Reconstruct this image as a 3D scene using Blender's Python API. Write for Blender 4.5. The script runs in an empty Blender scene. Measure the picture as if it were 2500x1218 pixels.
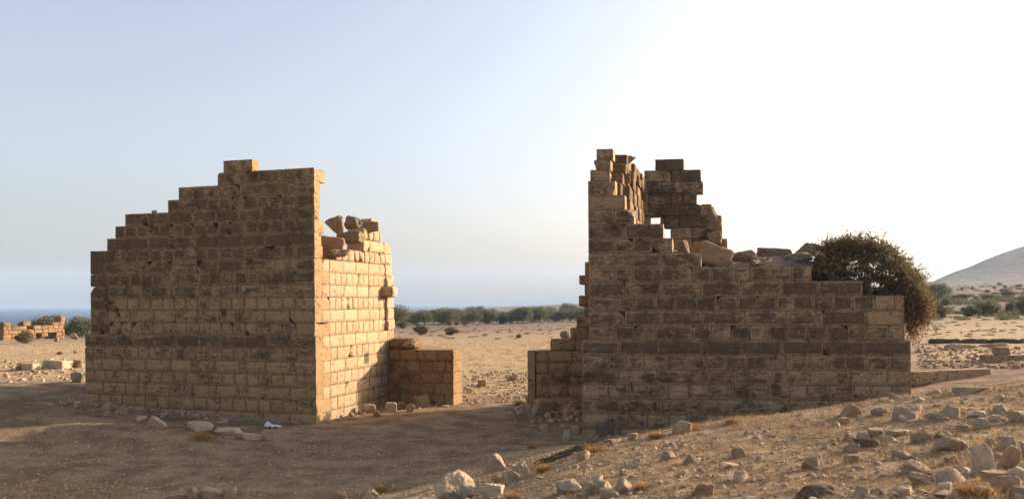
import bpy, math, random
import numpy as np
from mathutils import Vector, Matrix
rng = np.random.default_rng(7); random.seed(7)
scene = bpy.context.scene
# ------------------------------------------------------------------ camera, sky, sun, exposure
F = 2045.0; CZ = 4.8; HY = 735.0; ROLL = 0.005
cam_d = bpy.data.cameras.new("camera"); cam = bpy.data.objects.new("camera", cam_d)
scene.collection.objects.link(cam); scene.camera = cam
cam_d.sensor_width = 36; cam_d.lens = F/2500*36; cam_d.shift_y = (HY-609)/2500
cam_d.clip_start = 0.05; cam_d.clip_end = 60000
cam.matrix_world = Matrix.Translation((0, 0, CZ)) @ Matrix.Rotation(math.radians(90), 4, 'X') @ Matrix.Rotation(-ROLL, 4, 'Z')
SUN_EL = math.radians(15.5); SUN_AZ = math.radians(63.5)      # azimuth from +Y towards +X
sdir = Vector((math.sin(SUN_AZ)*math.cos(SUN_EL), math.cos(SUN_AZ)*math.cos(SUN_EL), math.sin(SUN_EL)))
w = bpy.data.worlds.new("World"); scene.world = w; w.use_nodes = True
wn = w.node_tree; bg = wn.nodes["Background"]
sky = wn.nodes.new("ShaderNodeTexSky"); sky.sky_type = 'NISHITA'; sky.sun_disc = False
sky.sun_elevation = SUN_EL; sky.sun_rotation = SUN_AZ; sky.altitude = 0
sky.air_density = 1.0; sky.dust_density = 4.0; sky.ozone_density = 1.6
tn = wn.nodes.new('ShaderNodeMix'); tn.data_type = 'RGBA'; tn.blend_type = 'MULTIPLY'; tn.inputs['Factor'].default_value = 1
tn.inputs['B'].default_value = (1.08, 1.0, 1.02, 1); hs = wn.nodes.new('ShaderNodeHueSaturation'); hs.inputs['Saturation'].default_value = .72; wn.links.new(sky.outputs[0], hs.inputs['Color']); wn.links.new(hs.outputs[0], tn.inputs['A']); wn.links.new(tn.outputs['Result'], bg.inputs[0]); bg.inputs[1].default_value = 0.145
sl = bpy.data.lights.new("sun", 'SUN'); sl.energy = 5.0; sl.angle = math.radians(0.6); sl.color = (1.0, 0.83, 0.64)
so = bpy.data.objects.new("sun", sl); scene.collection.objects.link(so)
so.rotation_euler = sdir.to_track_quat('Z', 'Y').to_euler()
vs = scene.view_settings; vs.view_transform = 'Standard'; vs.look = 'None'; vs.exposure = 1.02; vs.gamma = 1
try: vs.use_curve_mapping = False
except Exception: pass
scene.cycles.volume_bounces = 1; scene.cycles.max_bounces = 6
scene.cycles.volume_step_rate = 1.0

COL = scene.collection
def ray(px, py):
    dx = px-1250.0; dy = py-HY
    return (dx-ROLL*dy)/F, -(dy+ROLL*dx)/F
def at(px, py, Y):
    a, b = ray(px, py); return Vector((a*Y, Y, CZ+b*Y))

# ------------------------------------------------------------------ numpy helpers
def _h(ix, iy, iz, s):
    n = (ix*374761393 + iy*668265263 + iz*2147483647 + s*1274126177) & 0xffffffff
    n = ((n ^ (n >> 13))*1274126177) & 0xffffffff
    n = n ^ (n >> 16)
    return (n & 0xffff)/65535.0
def vnoise(P, s=0):
    P = np.asarray(P, float); i = np.floor(P).astype(np.int64); f = P-i; f = f*f*(3-2*f)
    out = 0
    for a in (0, 1):
        for b in (0, 1):
            for c in (0, 1):
                wgt = (f[:, 0] if a else 1-f[:, 0])*(f[:, 1] if b else 1-f[:, 1])*(f[:, 2] if c else 1-f[:, 2])
                out = out + wgt*_h(i[:, 0]+a, i[:, 1]+b, i[:, 2]+c, s)
    return out*2-1
def fbm(P, s=0, o=3):
    r = 0; a = 1.0; t = 0
    for k in range(o):
        r = r + a*vnoise(np.asarray(P)*(2**k), s+k*17); t += a; a *= .5
    return r/t
def mesh_np(name, V, Fc, mats, attrs=None, smooth=False, mi=None):
    """V (n,3); Fc (m,k) faces of equal size, or a list of such arrays"""
    me = bpy.data.meshes.new(name)
    Fs = Fc if isinstance(Fc, list) else [Fc]
    me.vertices.add(len(V)); me.vertices.foreach_set("co", np.asarray(V, np.float32).ravel())
    nl = sum(f.size for f in Fs); nf = sum(len(f) for f in Fs)
    me.loops.add(nl); me.polygons.add(nf)
    me.loops.foreach_set("vertex_index", np.concatenate([f.ravel() for f in Fs]).astype(np.int32))
    st = []; c = 0
    for f in Fs:
        st.append(c+np.arange(len(f))*f.shape[1]); c += f.size
    me.polygons.foreach_set("loop_start", np.concatenate(st).astype(np.int32))
    me.polygons.foreach_set("use_smooth", np.full(nf, smooth))
    if mi is not None: me.polygons.foreach_set("material_index", np.asarray(mi, np.int32))
    for m in (mats if isinstance(mats, list) else [mats]): me.materials.append(m)
    for k, v in (attrs or {}).items():
        a = me.attributes.new(k, 'FLOAT', 'POINT'); a.data.foreach_set("value", np.asarray(v, np.float32))
    me.update(calc_edges=True); me.validate()
    return me
def link(name, me, parent=None, loc=None):
    o = bpy.data.objects.new(name, me); COL.objects.link(o)
    if parent: o.parent = parent
    if loc is not None: o.location = loc
    return o
def tag(o, label=None, cat=None, group=None, kind=None):
    if label: o['label'] = label
    if cat: o['category'] = cat
    if group: o['group'] = group
    if kind: o['kind'] = kind
    return o
def thing(name, label, cat, loc=(0, 0, 0), group=None):
    o = link(name, None, None, loc); return tag(o, label, cat, group)
class Acc:
    def __init__(s): s.V = []; s.Q = []; s.T = []; s.A = {}; s.n = 0
    def add(s, V, Q=None, T=None, **at_):
        V = np.asarray(V); s.V.append(V)
        if Q is not None and len(Q): s.Q.append(np.asarray(Q)+s.n)
        if T is not None and len(T): s.T.append(np.asarray(T)+s.n)
        for k, v in at_.items(): s.A.setdefault(k, []).append(np.broadcast_to(np.asarray(v, float), (len(V),)).copy())
        s.n += len(V)
    def mesh(s, name, mats, smooth=False, off=None):
        V = np.concatenate(s.V)
        if off is not None: V = V-np.asarray(off)
        Fs = ([np.concatenate(s.Q)] if s.Q else [])+([np.concatenate(s.T)] if s.T else [])
        return mesh_np(name, V, Fs, mats, {k: np.concatenate(v) for k, v in s.A.items()}, smooth)

# ------------------------------------------------------------------ materials
def newmat(name):
    m = bpy.data.materials.new(name); m.use_nodes = True; nt = m.node_tree
    b = nt.nodes["Principled BSDF"]; b.inputs["Roughness"].default_value = .9
    try: b.inputs["Specular IOR Level"].default_value = .15
    except Exception: pass
    return m, nt, b
class NB:
    def __init__(s, nt): s.nt = nt; s.N = nt.nodes; s.L = nt.links; s._g = None
    def n(s, t, **k):
        x = s.N.new(t)
        for a, b in k.items(): setattr(x, a, b)
        return x
    def put(s, sock, v):
        if hasattr(v, 'is_output') or isinstance(v, bpy.types.NodeSocket): s.L.new(v, sock)
        else: sock.default_value = v
    def pos(s):
        if s._g is None: s._g = s.n('ShaderNodeNewGeometry').outputs['Position']
        return s._g
    def obj(s): return s.n('ShaderNodeTexCoord').outputs['Object']
    def noise(s, scale, det=4, rough=.6, vec=None, dist=0):
        x = s.n('ShaderNodeTexNoise'); x.inputs['Scale'].default_value = scale; x.inputs['Detail'].default_value = det
        x.inputs['Roughness'].default_value = rough; x.inputs['Distortion'].default_value = dist
        s.L.new(vec if vec is not None else s.pos(), x.inputs['Vector']); return x.outputs['Fac']
    def voro(s, scale, vec=None, feat='F1', out='Distance'):
        x = s.n('ShaderNodeTexVoronoi', feature=feat); x.inputs['Scale'].default_value = scale
        s.L.new(vec if vec is not None else s.pos(), x.inputs['Vector']); return x.outputs[out]
    def math(s, op, a, b=0.0, c=None, clamp=False):
        x = s.n('ShaderNodeMath', operation=op); x.use_clamp = clamp
        s.put(x.inputs[0], a); s.put(x.inputs[1], b)
        if c is not None: s.put(x.inputs[2], c)
        return x.outputs[0]
    def ramp(s, v, lo, hi, a=0.0, b=1.0):
        x = s.n('ShaderNodeMapRange'); x.interpolation_type = 'SMOOTHSTEP'
        s.put(x.inputs['Value'], v)
        for nm, q in (('From Min', lo), ('From Max', hi), ('To Min', a), ('To Max', b)): s.put(x.inputs[nm], q)
        return x.outputs['Result']
    def mix(s, f, a, b, mode='MIX'):
        x = s.n('ShaderNodeMix', data_type='RGBA', blend_type=mode)
        s.put(x.inputs['Factor'], f)
        def c(v): return (*v, 1) if isinstance(v, tuple) and len(v) == 3 else v
        s.put(x.inputs['A'], c(a)); s.put(x.inputs['B'], c(b)); return x.outputs['Result']
    def attr(s, nm): return s.n('ShaderNodeAttribute', attribute_name=nm).outputs['Fac']
    def bump(s, h, dist, strength=1.0, nrm=None):
        x = s.n('ShaderNodeBump'); s.put(x.inputs['Height'], h); x.inputs['Distance'].default_value = dist
        x.inputs['Strength'].default_value = strength
        if nrm is not None: s.L.new(nrm, x.inputs['Normal'])
        return x.outputs['Normal']

def mat_masonry(name, c_light, c_warm, c_pat, streak=.35, bd=.035):
    m, nt, b = newmat(name); q = NB(nt)
    rnd = q.attr('rnd'); pat = q.attr('pat'); grv = q.attr('grv')
    n1 = q.noise(1.7, 5, .65); n2 = q.noise(9, 5, .7); n3 = q.noise(45, 3, .7); n4 = q.noise(.45, 3, .6)
    base = q.mix(q.ramp(n2, .35, .7), c_light, c_warm)
    base = q.mix(q.ramp(rnd, 0, 1, 0, .3), base, (c_warm[0]*.78, c_warm[1]*.72, c_warm[2]*.68))
    # patina: broken dark lichen crust
    # vertical streaking
    sp = q.n('ShaderNodeVectorMath', operation='MULTIPLY'); q.L.new(q.pos(), sp.inputs[0]); sp.inputs[1].default_value = (2.2, 2.2, .35)
    st = q.noise(1.6, 5, .7, vec=sp.outputs[0])
    v = q.math('ADD', q.math('MULTIPLY', n1, .8), q.math('MULTIPLY', st, streak))
    v = q.math('ADD', v, q.math('MULTIPLY', n4, .35)); v = q.math('ADD', v, q.math('MULTIPLY', n2, .5))
    thr = q.math('SUBTRACT', 1.75, q.math('MULTIPLY', pat, 1.3))
    hsp = q.n('ShaderNodeVectorMath', operation='MULTIPLY'); q.L.new(q.pos(), hsp.inputs[0]); hsp.inputs[1].default_value = (1.0, 1.0, 3.6)
    hn = q.noise(2.6, 5, .72, vec=hsp.outputs[0])
    v = q.math('ADD', v, q.math('MULTIPLY', q.math('SUBTRACT', n3, .5), .35)); v = q.math('ADD', v, q.math('MULTIPLY', q.math('SUBTRACT', hn, .5), .9))
    f = q.ramp(v, q.math('SUBTRACT', thr, .14), q.math('ADD', thr, .2))
    f = q.math('MULTIPLY', f, q.ramp(n2, .3, .7, .97, .8))
    col = q.mix(f, base, q.mix(n2, c_pat, (c_pat[0]*2.4, c_pat[1]*2.25, c_pat[2]*2.05)))
    # pale lichen / salt blotches
    bl = q.voro(2.3, feat='F1'); bl2 = q.math('ADD', bl, q.math('MULTIPLY', n2, .35))
    sm = q.ramp(bl2, .22, .30, 1, 0); sm = q.math('MULTIPLY', sm, q.ramp(n4, .5, .62)); 
    col = q.mix(q.math('MULTIPLY', sm, .55), col, (.5, .42, .31))
    # pores
    po = q.voro(7.5); po = q.math('ADD', po, q.math('MULTIPLY', n3, .12)); pm = q.ramp(po, .24, .33, 1, 0)
    pm = q.math('MULTIPLY', pm, q.ramp(n1, .47, .56))
    wv = q.noise(5.5, 2, .5, dist=1.2); cr = q.ramp(q.math('ABSOLUTE', q.math('SUBTRACT', wv, .5)), .004, .022, 1, 0)
    cr = q.math('MULTIPLY', cr, q.ramp(n1, .52, .62))
    pm = q.math('MAXIMUM', pm, q.math('MULTIPLY', cr, .8))
    col = q.mix(q.math('MULTIPLY', pm, .75), col, (.05, .035, .022))
    hm = q.ramp(q.math('ADD', hn, q.math('MULTIPLY', n2, .5)), .86, .93)
    hm = q.math('MULTIPLY', hm, q.ramp(pat, 0, .5, .25, .75)); col = q.mix(hm, col, (.055, .04, .026))
    lt = q.ramp(q.math('ADD', q.noise(3.3, 5, .7), q.math('MULTIPLY', n2, .4)), .82, .9); col = q.mix(q.math('MULTIPLY', lt, .35), col, c_light)
    gf = q.math('MULTIPLY', grv, q.ramp(n2, .3, .65, .45, .95)); col = q.mix(gf, col, (.09, .06, .036))
    col = q.mix(.6, col, q.mix(q.ramp(n3, .25, .75), (.35, .33, .3), (1, 1, 1)), 'MULTIPLY')
    q.L.new(col, b.inputs['Base Color'])
    h = q.math('ADD', q.math('MULTIPLY', n2, .5), q.math('MULTIPLY', n3, .25)); h = q.math('SUBTRACT', h, q.math('MULTIPLY', pm, .8))
    q.L.new(q.bump(h, bd, .9), b.inputs['Normal']); b.inputs['Roughness'].default_value = .95
    return m
M_LT = mat_masonry('limestone_tan', (.50, .335, .175), (.40, .255, .125), (.07, .051, .03))
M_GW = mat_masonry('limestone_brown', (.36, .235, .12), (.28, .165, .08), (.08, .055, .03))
M_LS = mat_masonry('limestone_clean_lit', (.59, .43, .265), (.51, .345, .195), (.17, .115, .062), bd=.018)  # cleaner side stone, with sunlit brightness also put into its colour
M_RT = mat_masonry('limestone_grey', (.47, .335, .20), (.37, .255, .145), (.06, .047, .032))
def mat_rock(name, a, bcol, dark, df=.5):
    m, nt, b = newmat(name); q = NB(nt)
    n1 = q.noise(3, 5, .65); n2 = q.noise(14, 5, .7); n3 = q.noise(60, 3, .6); rn = q.attr('rnd')
    col = q.mix(q.ramp(n1, .35, .65), a, bcol)
    col = q.mix(q.math('MULTIPLY', q.ramp(n2, .5, .68), df), col, dark)
    col = q.mix(.4, col, q.mix(n3, (.3, .3, .3), (1, 1, 1)), 'MULTIPLY')
    po = q.ramp(q.voro(18), .1, .2, 1, 0); po = q.math('MULTIPLY', po, q.ramp(n1, .45, .55))
    col = q.mix(q.math('MULTIPLY', po, .6), col, (.1, .07, .045))
    q.L.new(col, b.inputs['Base Color'])
    h = q.math('SUBTRACT', q.math('ADD', n2, q.math('MULTIPLY', n3, .35)), po)
    q.L.new(q.bump(h, .03, .9), b.inputs['Normal']); return m
R_PALE = mat_rock('rock_pale', (.58, .45, .30), (.48, .35, .215), (.22, .16, .11), .35)
R_WARM = mat_rock('rock_warm', (.40, .28, .17), (.33, .21, .12), (.16, .11, .07), .5)
R_GREY = mat_rock('rock_grey', (.47, .35, .225), (.37, .265, .16), (.16, .12, .075), .45)
R_ROSE = mat_rock('rock_rose', (.46, .31, .20), (.40, .26, .16), (.18, .12, .08), .4)
R_WALL = mat_rock('rock_lichen', (.25, .185, .115), (.34, .235, .135), (.055, .043, .028), .9)
R_CONC = mat_rock('concrete', (.15, .125, .095), (.115, .095, .07), (.07, .058, .04), .6)
RM = dict(p=R_PALE, w=R_WARM, g=R_GREY, r=R_ROSE, l=R_WALL, c=R_CONC)

def mat_ground():
    m, nt, b = newmat('dry_earth'); q = NB(nt)
    n0 = q.noise(.12, 4, .6); n1 = q.noise(.9, 5, .65); n2 = q.noise(6, 5, .7); n3 = q.noise(38, 4, .75); n4 = q.noise(.012, 4, .6)
    straw = q.attr('straw'); far = q.attr('far')
    n6 = q.noise(2.6, 4, .7)
    dirt = q.mix(q.ramp(n1, .38, .62), (.26, .17, .095), (.44, .31, .185)); dirt = q.mix(q.math('MULTIPLY', q.ramp(n6, .56, .66), .45), dirt, (.15, .10, .06))
    dirt = q.mix(q.math('MULTIPLY', q.ramp(n2, .52, .7), .4), dirt, (.12, .075, .042))
    st = q.mix(q.ramp(n2, .35, .65), (.47, .31, .165), (.63, .46, .26))
    st = q.mix(q.math('MULTIPLY', q.ramp(n1, .5, .68), .6), st, (.34, .20, .105))
    f = q.ramp(q.math('ADD', straw, q.math('MULTIPLY', q.math('SUBTRACT', n2, .5), .9)), .35, .65)
    near = q.mix(f, dirt, st)
    sp = q.n('ShaderNodeVectorMath', operation='MULTIPLY'); q.L.new(q.pos(), sp.inputs[0]); sp.inputs[1].default_value = (.03, .12, 1)
    bands = q.noise(1.0, 5, .65, vec=sp.outputs[0])
    fc = q.mix(q.ramp(bands, .38, .62), (.20, .142, .096), (.315, .235, .16))
    n5 = q.noise(.5, 4, .7)
    fc = q.mix(q.math('MULTIPLY', q.ramp(n5, .55, .68), .55), fc, (.14, .105, .07))
    scr = q.ramp(q.math('ADD', q.noise(.06, 5, .7), q.math('MULTIPLY', n4, .4)), .66, .74)
    fc = q.mix(q.math('MULTIPLY', scr, q.ramp(far, .45, .75, 0, .85)), fc, (.085, .08, .06))
    col = q.mix(q.ramp(far, .2, .5), near, fc)
    hl = q.attr('hill')
    hc = q.mix(q.ramp(q.noise(.035, 5, .8), .42, .58), (.015, .03, .036), (.075, .09, .095))
    col = q.mix(hl, col, hc)
    # gravel flecks
    vo = q.voro(24); fl = q.ramp(vo, .1, .17, 1, 0); fl = q.math('MULTIPLY', fl, q.ramp(n2, .42, .55))
    fl = q.math('MULTIPLY', fl, q.ramp(far, .1, .4, 1, 0))
    col = q.mix(q.math('MULTIPLY', fl, .7), col, (.48, .39, .29))
    col = q.mix(.6, col, q.mix(q.ramp(n3, .25, .75), (.3, .28, .25), (1, 1, 1)), 'MULTIPLY')
    q.L.new(col, b.inputs['Base Color'])
    h = q.math('ADD', q.math('MULTIPLY', n2, .9), q.math('MULTIPLY', n3, .45)); h = q.math('ADD', h, q.math('MULTIPLY', fl, .3))
    nb = q.bump(h, .10, 1.0)
    q.L.new(q.bump(q.math('MULTIPLY', n1, q.ramp(far, .2, .6)), 1.0, .6, nb), b.inputs['Normal']); b.inputs['Roughness'].default_value = 1
    return m
M_GROUND = mat_ground()
def mat_leaf(name, a, bcol, c, trans=.25):
    m, nt, b = newmat(name); q = NB(nt); rn = q.attr('rnd')
    x = q.mix(q.ramp(rn, .0, .6), a, bcol); x = q.mix(q.ramp(rn, .75, 1), x, c)
    q.L.new(x, b.inputs['Base Color'])
    t = q.n('ShaderNodeBsdfTranslucent'); q.L.new(x, t.inputs[0]); ms = q.n('ShaderNodeMixShader'); ms.inputs[0].default_value = trans
    q.L.new(b.outputs[0], ms.inputs[1]); q.L.new(t.outputs[0], ms.inputs[2])
    q.L.new(ms.outputs[0], nt.nodes['Material Output'].inputs[0]); return m
L_TREE = mat_leaf('leaves_green', (.085, .10, .042), (.15, .165, .075), (.23, .225, .12))
L_TREE2 = mat_leaf('leaves_olive', (.09, .09, .042), (.15, .145, .07), (.21, .19, .10))
L_DRY = mat_leaf('leaves_dry', (.10, .07, .045), (.16, .115, .07), (.22, .16, .09), .15)
L_CAPER = mat_leaf('leaves_creeper', (.075, .058, .034), (.17, .125, .065), (.25, .22, .08), .4)
L_RED = mat_leaf('leaves_red', (.14, .05, .03), (.23, .09, .05), (.30, .20, .05), .4)
L_STRAW = mat_leaf('straw', (.30, .21, .11), (.45, .33, .18), (.40, .24, .09), .2)
L_WEED = mat_leaf('orange_weed', (.30, .16, .05), (.42, .24, .08), (.36, .26, .12), .3)
def mat_plain(name, c, c2, sc=20, rough=.9, bd=.01):
    m, nt, b = newmat(name); q = NB(nt); n = q.noise(sc, 5, .7)
    q.L.new(q.mix(q.ramp(n, .35, .65), c, c2), b.inputs['Base Color']); q.L.new(q.bump(n, bd), b.inputs['Normal'])
    b.inputs['Roughness'].default_value = rough; return m
M_BARK = mat_plain('bark', (.10, .075, .05), (.18, .14, .10), 25)
M_TWIG = mat_plain('twig', (.12, .085, .055), (.20, .15, .10), 30)
M_BAG = mat_plain('white_plastic', (.55, .54, .56), (.7, .69, .7), 8, .45)
M_SCRATCH = mat_plain('scratch', (.05, .04, .03), (.08, .065, .05), 30)
M_FILL = mat_plain('rubble_earth', (.16, .12, .085), (.28, .21, .14), 9, .95, .05)
def mat_sea():
    m, nt, b = newmat('sea_water'); q = NB(nt)
    sp = q.n('ShaderNodeVectorMath', operation='MULTIPLY'); q.L.new(q.pos(), sp.inputs[0]); sp.inputs[1].default_value = (.02, .06, .02)
    n = q.noise(1, 6, .7, vec=sp.outputs[0]); n2 = q.noise(.0012, 3, .6)
    q.L.new(q.mix(q.ramp(n2, .4, .6), (.035, .075, .15), (.048, .095, .18)), b.inputs['Base Color'])
    q.L.new(q.bump(n, 3.0, 1.0), b.inputs['Normal']); b.inputs['Roughness'].default_value = .8
    b.inputs['Specular IOR Level'].default_value = 0
    return m
M_SEA = mat_sea()

# ------------------------------------------------------------------ terrain height
NX = np.array([-40, -25, -18, -14, -10, -6, -3, -1, 0, 1.66, 4.4, 6.4, 8.3, 11.2, 16, 25, 40.])
NY = np.array([-20, 2, 6, 10, 15, 20, 24, 28, 32, 38, 44, 52, 60.])
NZ = np.array([
 [2.0, 2.0, 2.2, 2.3, 2.5, 2.8, 3, 3.1, 3.2, 3.2, 3.2, 3.2, 3.2, 3.2, 3.3, 3.3, 3.3],
 [1.2, 1.3, 1.6, 2.0, 2.5, 2.9, 3.1, 3.2, 3.2, 3.2, 3.2, 3.2, 3.2, 3.2, 3.3, 3.3, 3.3],
 [.8, .8, .8, .8, .9, 1.8, 2.4, 2.8, 2.95, 3.05, 3.15, 3.2, 3.2, 3.2, 3.3, 3.3, 3.3],
 [.6, .5, .4, .3, .2, .4, 1.0, 1.6, 1.9, 2.2, 2.6, 2.8, 2.95, 3.1, 3.3, 3.4, 3.4],
 [.6, .5, .4, .25, .1, .05, .45, 1.0, 1.3, 1.75, 2.15, 2.4, 2.65, 3.0, 3.25, 3.4, 3.4],
 [.7, .55, .4, .25, .1, 0, .15, .55, .9, 1.4, 1.84, 2.08, 2.41, 2.8, 3.2, 3.4, 3.4],
 [.8, .6, .4, .25, .1, 0, 0, .15, .35, .55, 1.0, 1.2, 1.4, 1.9, 2.4, 3.0, 3.0],
 [.9, .7, .45, .25, .1, 0, 0, 0, 0, 0, .1, .4, .7, 1.2, 1.9, 2.6, 2.8],
 [1.0, .8, .55, .35, .15, .05, 0, 0, 0, 0, .2, .4, .6, .9, 1.55, 2.5, 2.7],
 [1.2, 1.05, .8, .55, .3, .15, .15, .15, .15, .2, .3, .5, .8, 1.1, 1.6, 2.1, 2.3],
 [1.3, 1.2, 1.0, .7, .45, .3, .3, .3, .3, .35, .5, .8, 1.1, 1.4, 1.8, 2.0, 2.1],
 [1.4, 1.3, 1.15, .9, .6, .5, .5, .5, .5, .6, .8, 1.1, 1.4, 1.7, 2.0, 2.2, 2.3],
 [1.4, 1.3, 1.2, 1.0, .8, .65, .65, .65, .65, .7, 1.0, 1.3, 1.6, 1.9, 2.2, 2.35, 2.4]])
gx = np.arange(-40, 40.01, .25); gy = np.arange(-20, 60.01, .25)
tmp = np.array([np.interp(gx, NX, r) for r in NZ])
GRD = np.array([np.interp(gy, NY, tmp[:, j]) for j in range(len(gx))]).T
kr = np.exp(-.5*(np.arange(-14, 15)*.25/.9)**2); kr /= kr.sum()
def blur(a, ax):
    p = np.pad(a, [(14, 14) if i == ax else (0, 0) for i in range(2)], mode='edge')
    return np.apply_along_axis(lambda v: np.convolve(v, kr, 'valid'), ax, p)
GRD = blur(blur(GRD, 0), 1)
FT = (np.array([-900, 100, 960, 1200, 1420, 2000, 2350, 2600, 3400])-1250)/F
FY = np.array([40, 60, 82, 110, 150, 220, 320, 500, 800, 1200, 1700, 2400, 3200, 5000.])
FZ = np.array([
 [1.2, 1.5, 1.0, 0, -1.5, -4, -8, -14, -22, -30, -34, -34, -34, -34],
 [1.0, 1.4, 1.0, .2, -1.2, -3.5, -7, -13, -22, -30, -34, -34, -34, -34],
 [.15, .6, .8, .7, .2, -1.1, -2.6, -5, -8, -11, -14, -22, -34, -34],
 [.15, .6, .85, .8, .3, -1.0, -2.2, -4, -6, -6.5, -7, -16, -34, -34],
 [.2, .65, .9, .9, .5, -.7, -1.6, -2.6, -3, -2.2, -1.0, -4, -30, -34],
 [.8, 1.7, 2.0, 2.2, 2.3, 2.4, 4, 7, 12, 18, 24, 30, 30, 30],
 [1.7, 2.3, 2.6, 2.8, 3.2, 4.9, 7.4, 11.4, 18, 28, 40, 44, 44, 44],
 [1.8, 2.3, 2.6, 2.9, 3.4, 5.2, 8.0, 13, 21, 32, 46, 50, 50, 50],
 [2.0, 2.4, 2.7, 3.1, 3.6, 5.5, 9, 15, 24, 38, 52, 58, 58, 58]])
HPX = np.array([2180, 2235, 2280, 2330, 2400, 2450, 2500, 2600, 2750, 2950, 3200, 3500])
HY_ = np.array([735, 716, 694, 667, 634, 615, 600, 574, 552, 552, 600, 680])
HT = (HPX-1250)/F; HZ = (HY-(HY_+ROLL*(HPX-1250)))/F*1600+CZ
def hillh(X, Y):
    t = X/np.maximum(Y, 5); R = np.interp(t, HT, HZ, left=-100, right=-100)
    k = np.clip((Y-900)/700, 0, 1); k = k*k*(3-2*k); k2 = np.clip((3000-Y)/1200, 0, 1); return R, k*k2
def G(X, Y):
    X = np.asarray(X, float); Y = np.asarray(Y, float); sh = X.shape; X = X.ravel(); Y = Y.ravel()
    fx = np.clip((X+40)/.25, 0, len(gx)-1.001); fy = np.clip((Y+20)/.25, 0, len(gy)-1.001)
    i = fx.astype(int); j = fy.astype(int); a = fx-i; b = fy-j
    zn = GRD[j, i]*(1-a)*(1-b)+GRD[j, i+1]*a*(1-b)+GRD[j+1, i]*(1-a)*b+GRD[j+1, i+1]*a*b
    # low bank in front of the left tower
    zn = zn+.62*np.exp(-((Y-29.3-(X+14)*.03)/1.7)**2)*np.clip((-X-9.5)/7, 0, 1)
    Yc = np.maximum(Y, 20); t = np.clip(X/Yc, FT[0], FT[-1])
    ly = np.log(np.clip(Y, FY[0], FY[-1])); LY = np.log(FY)
    cols = np.array([np.interp(ly, LY, r) for r in FZ])
    ti = np.clip(np.searchsorted(FT, t)-1, 0, len(FT)-2); ta = (t-FT[ti])/(FT[ti+1]-FT[ti]); ta = ta*ta*(3-2*ta)
    ar = np.arange(len(X)); zf = cols[ti, ar]*(1-ta)+cols[ti+1, ar]*ta
    R = np.sqrt(X*X+Y*Y); k = np.clip((np.maximum(Y, np.abs(X)*1.1)-34)/14, 0, 1); k = k*k*(3-2*k)
    z = zn*(1-k)+zf*k
    H, kh = hillh(X, Y); z = np.where(H > z, z+(H-z)*kh, z)
    P = np.stack([X, Y, X*0], 1)
    z = z+.05*fbm(P*.6, 3, 3)+.026*fbm(P*2.6, 5, 2)*(R < 80)+.018*fbm(P*6.5, 15, 2)*(R < 26)+.12*fbm(P*.12, 9, 3)*np.clip((R-30)/60, 0, 1)+ .9*fbm(P*.012, 11, 4)*np.clip((R-200)/400, 0, 1)
    z = z + 9*fbm(P*.004, 21, 4)*(H > 20)*kh
    return z.reshape(sh)
def gz(x, y): return float(G(np.array([x]), np.array([y]))[0])
_ys = np.exp(np.linspace(math.log(4), math.log(900), 2600))
def hit(px, py):
    a, b = ray(px, py); z = G(a*_ys, _ys); d = CZ+b*_ys-z
    k = np.argmax(d < 0) if (d < 0).any() else len(_ys)-1
    return Vector((a*_ys[k], _ys[k], z[k]))

# ground sheet: full circle round the viewpoint, finest where the photograph looks
angs = np.concatenate([np.linspace(-180, -48, 60, endpoint=False), np.linspace(-48, 48, 760), np.linspace(48, 180, 60)[1:]])
rs = np.concatenate([[.02], np.exp(np.linspace(math.log(.8), math.log(6), 24, endpoint=False)), np.exp(np.linspace(math.log(6), math.log(60), 420, endpoint=False)), np.exp(np.linspace(math.log(60), math.log(4800), 300))])
A_, R_ = np.meshgrid(np.radians(angs), rs); GX = (R_*np.sin(A_)).ravel(); GY = (R_*np.cos(A_)).ravel(); GZ = G(GX, GY)
na = len(angs); nr = len(rs); idx = np.arange(na*nr).reshape(nr, na)
Q = np.stack([idx[:-1, :-1], idx[:-1, 1:], idx[1:, 1:], idx[1:, :-1]], -1).reshape(-1, 4)[:, ::-1]
Rr = np.hypot(GX, GY)
straw = np.clip((GX*.9+(22-GY)*.32+2.2)/2.0, 0, 1)*np.clip((27.5-GY)/2, 0, 1)
straw = np.maximum(straw, np.clip((GY-38)/5, 0, 1)*.75); straw = np.maximum(straw, np.clip((GY-27)/3, 0, 1)*np.clip((GX-14)/2, 0, 1)*.3)
straw = np.maximum(straw, np.clip((19.5-GY)/2, 0, 1)*np.clip((-GX-7)/3, 0, 1)*.7)
Hh, kh = hillh(GX, GY)
me = mesh_np('ground', np.stack([GX, GY, GZ], 1), Q, M_GROUND, dict(straw=straw, far=np.clip(np.log(np.maximum(Rr, 1)/35)/np.log(20), 0, 1), hill=kh*(Hh > 25)), True)
tag(link('ground', me), kind='structure')
sv = np.array([[-30000, 300, -22], [30000, 300, -22], [30000, 32000, -22], [-30000, 32000, -22.]])
tag(link('sea', mesh_np('sea', sv, np.array([[0, 1, 2, 3]]), M_SEA)), kind='structure')

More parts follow.
